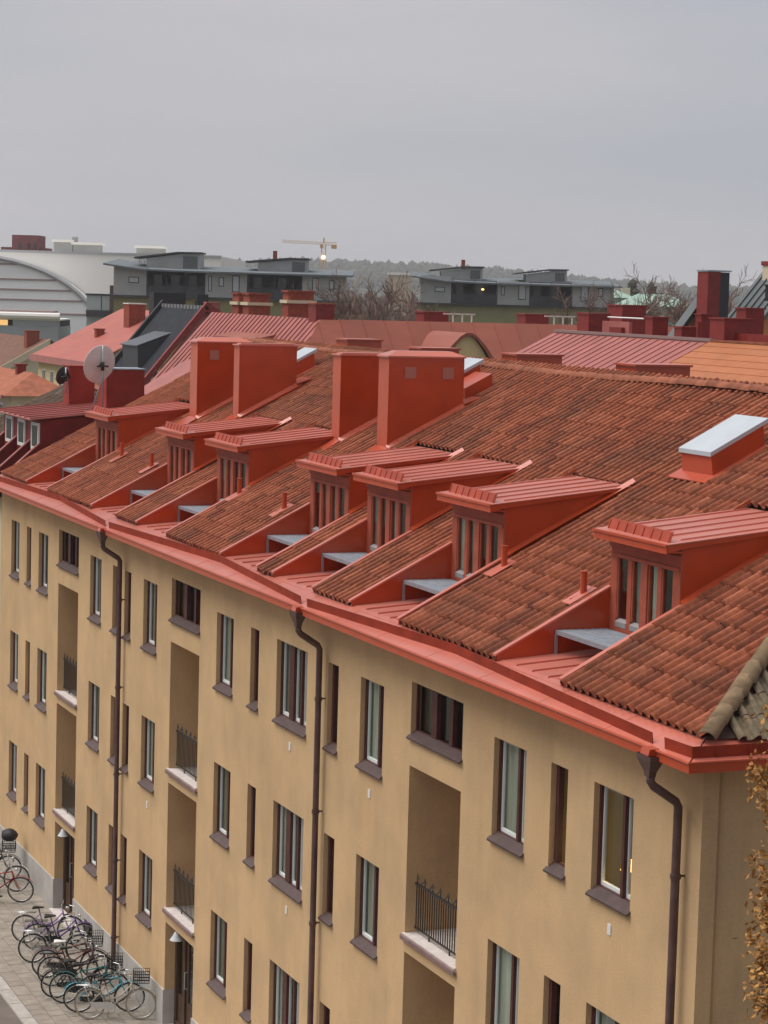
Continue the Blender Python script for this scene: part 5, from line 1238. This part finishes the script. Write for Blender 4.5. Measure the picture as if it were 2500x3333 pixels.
# ---- trees
BARK = mat('brown_bark', (.085,.062,.05), rough=.9, spec=.1, var=.3, scale=3)
BIRCH = mat('pale_birch_bark', (.36,.32,.28), rough=.85, spec=.1, var=.35, scale=4)
TWIG = mat('brown_twigs', (.19,.125,.10), rough=.95, spec=.05, var=.35, scale=.8)
def branch_tree(H, seed, spread=.42, levels=4, droop=.0):
    """bare tree: trunk with limbs (one mesh) and a cloud of fine twigs (another)"""
    rnd = random.Random(seed); tr, tw_ = MB(), MB()
    def grow(p, d, L, r, lev):
        segs = 3; q = p; pts = [p]; dd = d
        for s_ in range(segs):
            dd = (dd + Vector((rnd.uniform(-.12,.12), rnd.uniform(-.12,.12), rnd.uniform(-.04,.10) - droop*(lev > 1)))).normalized(); q = q + dd*(L/segs); pts.append(q)
        (tr if lev < 2 else tw_).tube(pts, [r*(1-.55*i/segs) for i in range(segs+1)], 6 if lev < 1 else (4 if lev < 2 else 3), False)
        if lev >= levels: return
        nb = 8 if lev == 0 else (5 if lev < 3 else 4)
        for i in range(nb):
            t = (.28 if lev == 0 else .15) + (.72 if lev == 0 else .85)*(i+rnd.random()*.6)/nb
            k = min(int(t*segs), segs-1); base = pts[k].lerp(pts[k+1], min(1, t*segs-k))
            a = rnd.random()*2*math.pi; u = dd.orthogonal().normalized(); w_ = dd.cross(u)
            nd = (dd*(1-spread*.6) + (u*math.cos(a)+w_*math.sin(a))*(spread+rnd.uniform(0,.35)) + Vector((0,0,.12))).normalized()
            grow(base, nd, L*rnd.uniform(.42,.62)*(1 if lev else .95-.35*t), max(.019, r*.46), lev+1)
    grow(Vector((0,0,0)), Vector((rnd.uniform(-.05,.05),0,1)), H*.72, H*.018, 0)
    return tr, tw_
TREEM = []
for sd, H in ((1,17.0),(2,16.0),(3,17.5),(5,14.5)):
    a, b = branch_tree(H, sd, levels=5); TREEM.append((a, b))
BM = [(a.mesh('trunk', BIRCH if i % 2 == 0 else BARK, False), b.mesh('twigs', TWIG, False)) for i, (a, b) in enumerate(TREEM)]
def bare_tree(D, lx, k, s, rz, label):
    t = far('bare_tree', D, lx, label, 'tree', 'leafless trees around the grey blocks'); t.rotation_euler[2] = rz; t.scale = (s, s, s)
    local('trunk', BM[k][0], t); local('crown', BM[k][1], t)
bare_tree(165, -3.2, 0, 1.00, .3, 'bare birch at the right end of the left grey block')
bare_tree(172, -1.4, 2, .98, 2.0, 'pale trunked bare birch leaning in the gap between the grey blocks')
bare_tree(178, .6, 1, 1.02, 4.0, 'bare brown tree in the gap before the beige block')
bare_tree(190, 2.3, 3, 1.12, 1.2, 'low bushy bare tree left of the right grey block')
bare_tree(168, 17.0, 2, .97, 5.0, 'bare birch before the right end of the right grey block')
bare_tree(175, 18.6, 0, 1.02, 2.6, 'bare birch just right of the right grey block')
bare_tree(185, 20.9, 1, 1.08, .9, 'bare brown tree before the green copper roofs')
bare_tree(190, 23.0, 3, 1.10, 3.3, 'small bushy bare tree left of the tall chimney')
bare_tree(150, 22.6, 1, 1.06, 3.9, 'bare tree just right of the tall red chimney')
bare_tree(155, 24.6, 2, 1.02, .4, 'bare tree above the steep grey green roof')
# mixed wood in the middle distance and on the ridge: reads as one mass
def tree_blob(vs, fs, x, y, z, r, h, rnd, n=7):
    b = len(vs); rings = [(.25,.55),(.5,1.0),(.75,.7)]
    vs.append((x,y,z)); 
    for t, k in rings:
        for i in range(n):
            a = 2*math.pi*i/n; q = r*k*rnd.uniform(.7,1.25); vs.append((x+q*math.cos(a), y+q*math.sin(a), z+h*t*rnd.uniform(.9,1.1)))
    vs.append((x+rnd.uniform(-.2,.2)*r,y,z+h))
    for i in range(n): fs.append((b, b+1+(i+1) % n, b+1+i))
    for j in range(2):
        for i in range(n): fs.append((b+1+j*n+i, b+1+j*n+(i+1) % n, b+1+(j+1)*n+(i+1) % n, b+1+(j+1)*n+i))
    for i in range(n): fs.append((b+1+2*n+i, b+1+2*n+(i+1) % n, b+1+3*n))
CONI = mat('dark_conifer', (.035,.045,.03), rough=.95, spec=.05, scale=.02, col2=(.075,.075,.05))
BRWN = mat('brown_autumn_wood', (.085,.062,.045), rough=.95, spec=.05, scale=.05, col2=(.13,.085,.06))
hz = [(-700,36),(-423,42),(-246,50),(-150,58),(-100,60),(59,58),(160,53),(260,46),(406,38),(503,37),(640,40),(900,36)]
def hillz(lx):
    for (a, za), (b, zb) in zip(hz, hz[1:]):
        if a <= lx <= b: return za + (zb-za)*(lx-a)/(b-a)
    return 36
def wp(D, lx, z): v = Vector((CAM.x, CAM.y, 0)) + FH*D + RH*lx; return (v.x, v.y, z)
hm = MB(); cols = np.linspace(-700, 900, 60); rows_ = [(1900,.0),(2300,.35),(2700,.7),(3000,1.0),(3300,.9)]
for D, k in rows_:
    for lx in cols: hm.v.append(wp(D, lx*D/3000, max(-1, k*(hillz(lx)-16)-1*(1-k))))
nc = len(cols)
for j in range(len(rows_)-1):
    for i in range(nc-1): hm.f.append((j*nc+i, j*nc+i+1, (j+1)*nc+i+1, (j+1)*nc+i))
tag(hm.build('hills', CONI), kind='structure')
rnd = random.Random(21); vs, fs = [], []
for i in range(2600):
    lx = rnd.uniform(-520,620); k = rnd.random()**.5; D = 2150+850*k; zb = max(0, (hillz(lx)-16)*(k*.82+.16))
    h = rnd.uniform(9,17); r = rnd.uniform(3,6) if rnd.random() < .6 else rnd.uniform(5,9); x, y, z = wp(D, lx*D/3000, zb-1); tree_blob(vs, fs, x, y, z, r, h, rnd)
me = bpy.data.meshes.new('forest'); me.from_pydata(vs, [], fs); me.materials.append(CONI); fo = link('forest', me); tag(fo, 'dark wooded ridge along the horizon', 'forest', kind='stuff')
vs, fs = [], []
for i in range(900):
    D = rnd.uniform(420, 1300); lx = rnd.uniform(-.09, .20)*D; h = rnd.uniform(7,15)*(1 if D < 800 else 1.15); x, y, z = wp(D, lx, -1)
    tree_blob(vs, fs, x, y, z, rnd.uniform(3,6), h, rnd)
for i in range(240):
    D = rnd.uniform(255, 330); lx = rnd.uniform(.085,.16)*D; x, y, z = wp(D, lx, -1); tree_blob(vs, fs, x, y, z, rnd.uniform(2,4), rnd.uniform(9,13.5), rnd)
for i in range(90):
    D = rnd.uniform(255, 330); lx = rnd.uniform(-.02,.02)*D; x, y, z = wp(D, lx, -1); tree_blob(vs, fs, x, y, z, rnd.uniform(2,4), rnd.uniform(10,14), rnd)
me = bpy.data.meshes.new('wood'); me.from_pydata(vs, [], fs); me.materials.append(BRWN); fo = link('wood', me); tag(fo, 'brown wood filling the middle distance behind the grey blocks', 'wood', kind='stuff')
# a few taller dark trees that stand out right of the grey block
for i, (D, lx, h, r, lab) in enumerate(((480,52,19.5,4.2,'tall dark conifer standing above the wood left of the chimney'),(500,58.5,19.0,2.2,'narrow dark conifer next to the tallest one'),(470,46,17.0,5.0,'rounded dark tree behind the small green hall'))):
    t = far('conifer', D, lx, lab, 'tree', 'dark trees right of the blocks'); vs, fs = [], []
    rr = random.Random(40+i)
    for k in range(140):
        f_ = rr.random(); a = rr.random()*6.28; q = r*(1-f_)**.7*rr.random()**.5; tree_blob(vs, fs, q*math.cos(a), q*math.sin(a), 3+f_*(h-4.2), rr.uniform(.5,1.0), rr.uniform(.9,1.8), rr, 5)
    me = bpy.data.meshes.new('crown'); me.from_pydata(vs, [], fs); me.materials.append(CONI); local('crown', me, t)
    local('trunk', MB().tube([(0,0,0),(0,0,h*.8)], [.35,.08], 6).mesh('trunk', BARK), t)

# ---- autumn tree at the right edge
LEAF = mat('orange_brown_leaf', (.30,.12,.03), rough=.7, spec=.25, scale=2.5, col2=(.50,.27,.08), objvar=0)
at_ = thing('columnar_tree', (-19.95, -.35, 0), 'columnar tree with orange brown autumn leaves beside the end wall', 'tree')
rnd = random.Random(8); lv, lf_ = [], []; tb = MB()
tb.tube([(0,0,0),(.02,.0,4),(0,.03,8),(.03,0,11.8)], [.13,.10,.06,.015], 8)
for i in range(170):
    z = 2.2+9.7*i/170; a = rnd.random()*6.283; R_ = (.82 if z < 10 else .82*(1-(z-10)/3.4))*rnd.uniform(.55,1.0); base = Vector((0,0,z-.5))
    tip = Vector((R_*math.cos(a), R_*math.sin(a), z+.35)); mid = base.lerp(tip,.5)+Vector((0,0,-.03)); tb.tube([base, mid, tip], [.018,.011,.004], 4, False)
    for k in range(210):
        t = rnd.uniform(.25,1.12); p = base.lerp(tip, t)+Vector((rnd.gauss(0,.075), rnd.gauss(0,.075), rnd.gauss(0,.12)))
        d = Vector((rnd.gauss(0,1), rnd.gauss(0,1), rnd.gauss(-.5,.7))).normalized(); u = d.orthogonal().normalized(); u = (u + d.cross(u)*rnd.uniform(-2,2)).normalized(); L = rnd.uniform(.05,.10)
        n_ = d.cross(u); b = len(lv); lv += [tuple(p), tuple(p+d*L*.5+u*L*.30+n_*L*.08), tuple(p+d*L), tuple(p+d*L*.5-u*L*.30+n_*L*.08)]; lf_ += [(b,b+1,b+2),(b,b+2,b+3)]
me = bpy.data.meshes.new('crown'); me.from_pydata(lv, [], lf_); me.materials.append(LEAF)
local('crown', me, at_); local('trunk', tb.mesh('trunk', BARK, True), at_)

# ---- haze over the whole town
HZ = bpy.data.materials.new('thin_haze'); HZ.use_nodes = True; nt = HZ.node_tree; nt.nodes.remove(nt.nodes['Principled BSDF'])
pvn = nt.nodes.new('ShaderNodeVolumePrincipled'); pvn.inputs['Color'].default_value = (.92,.93,.96,1); pvn.inputs['Density'].default_value = .00020; pvn.inputs['Anisotropy'].default_value = .1
nt.links.new(pvn.outputs[0], nt.nodes['Material Output'].inputs['Volume'])
hb = MB().box(-4600, 150, -900, 3200, -3, 84).build('haze', HZ); tag(hb, 'thin grey haze over the town', 'haze', kind='stuff')
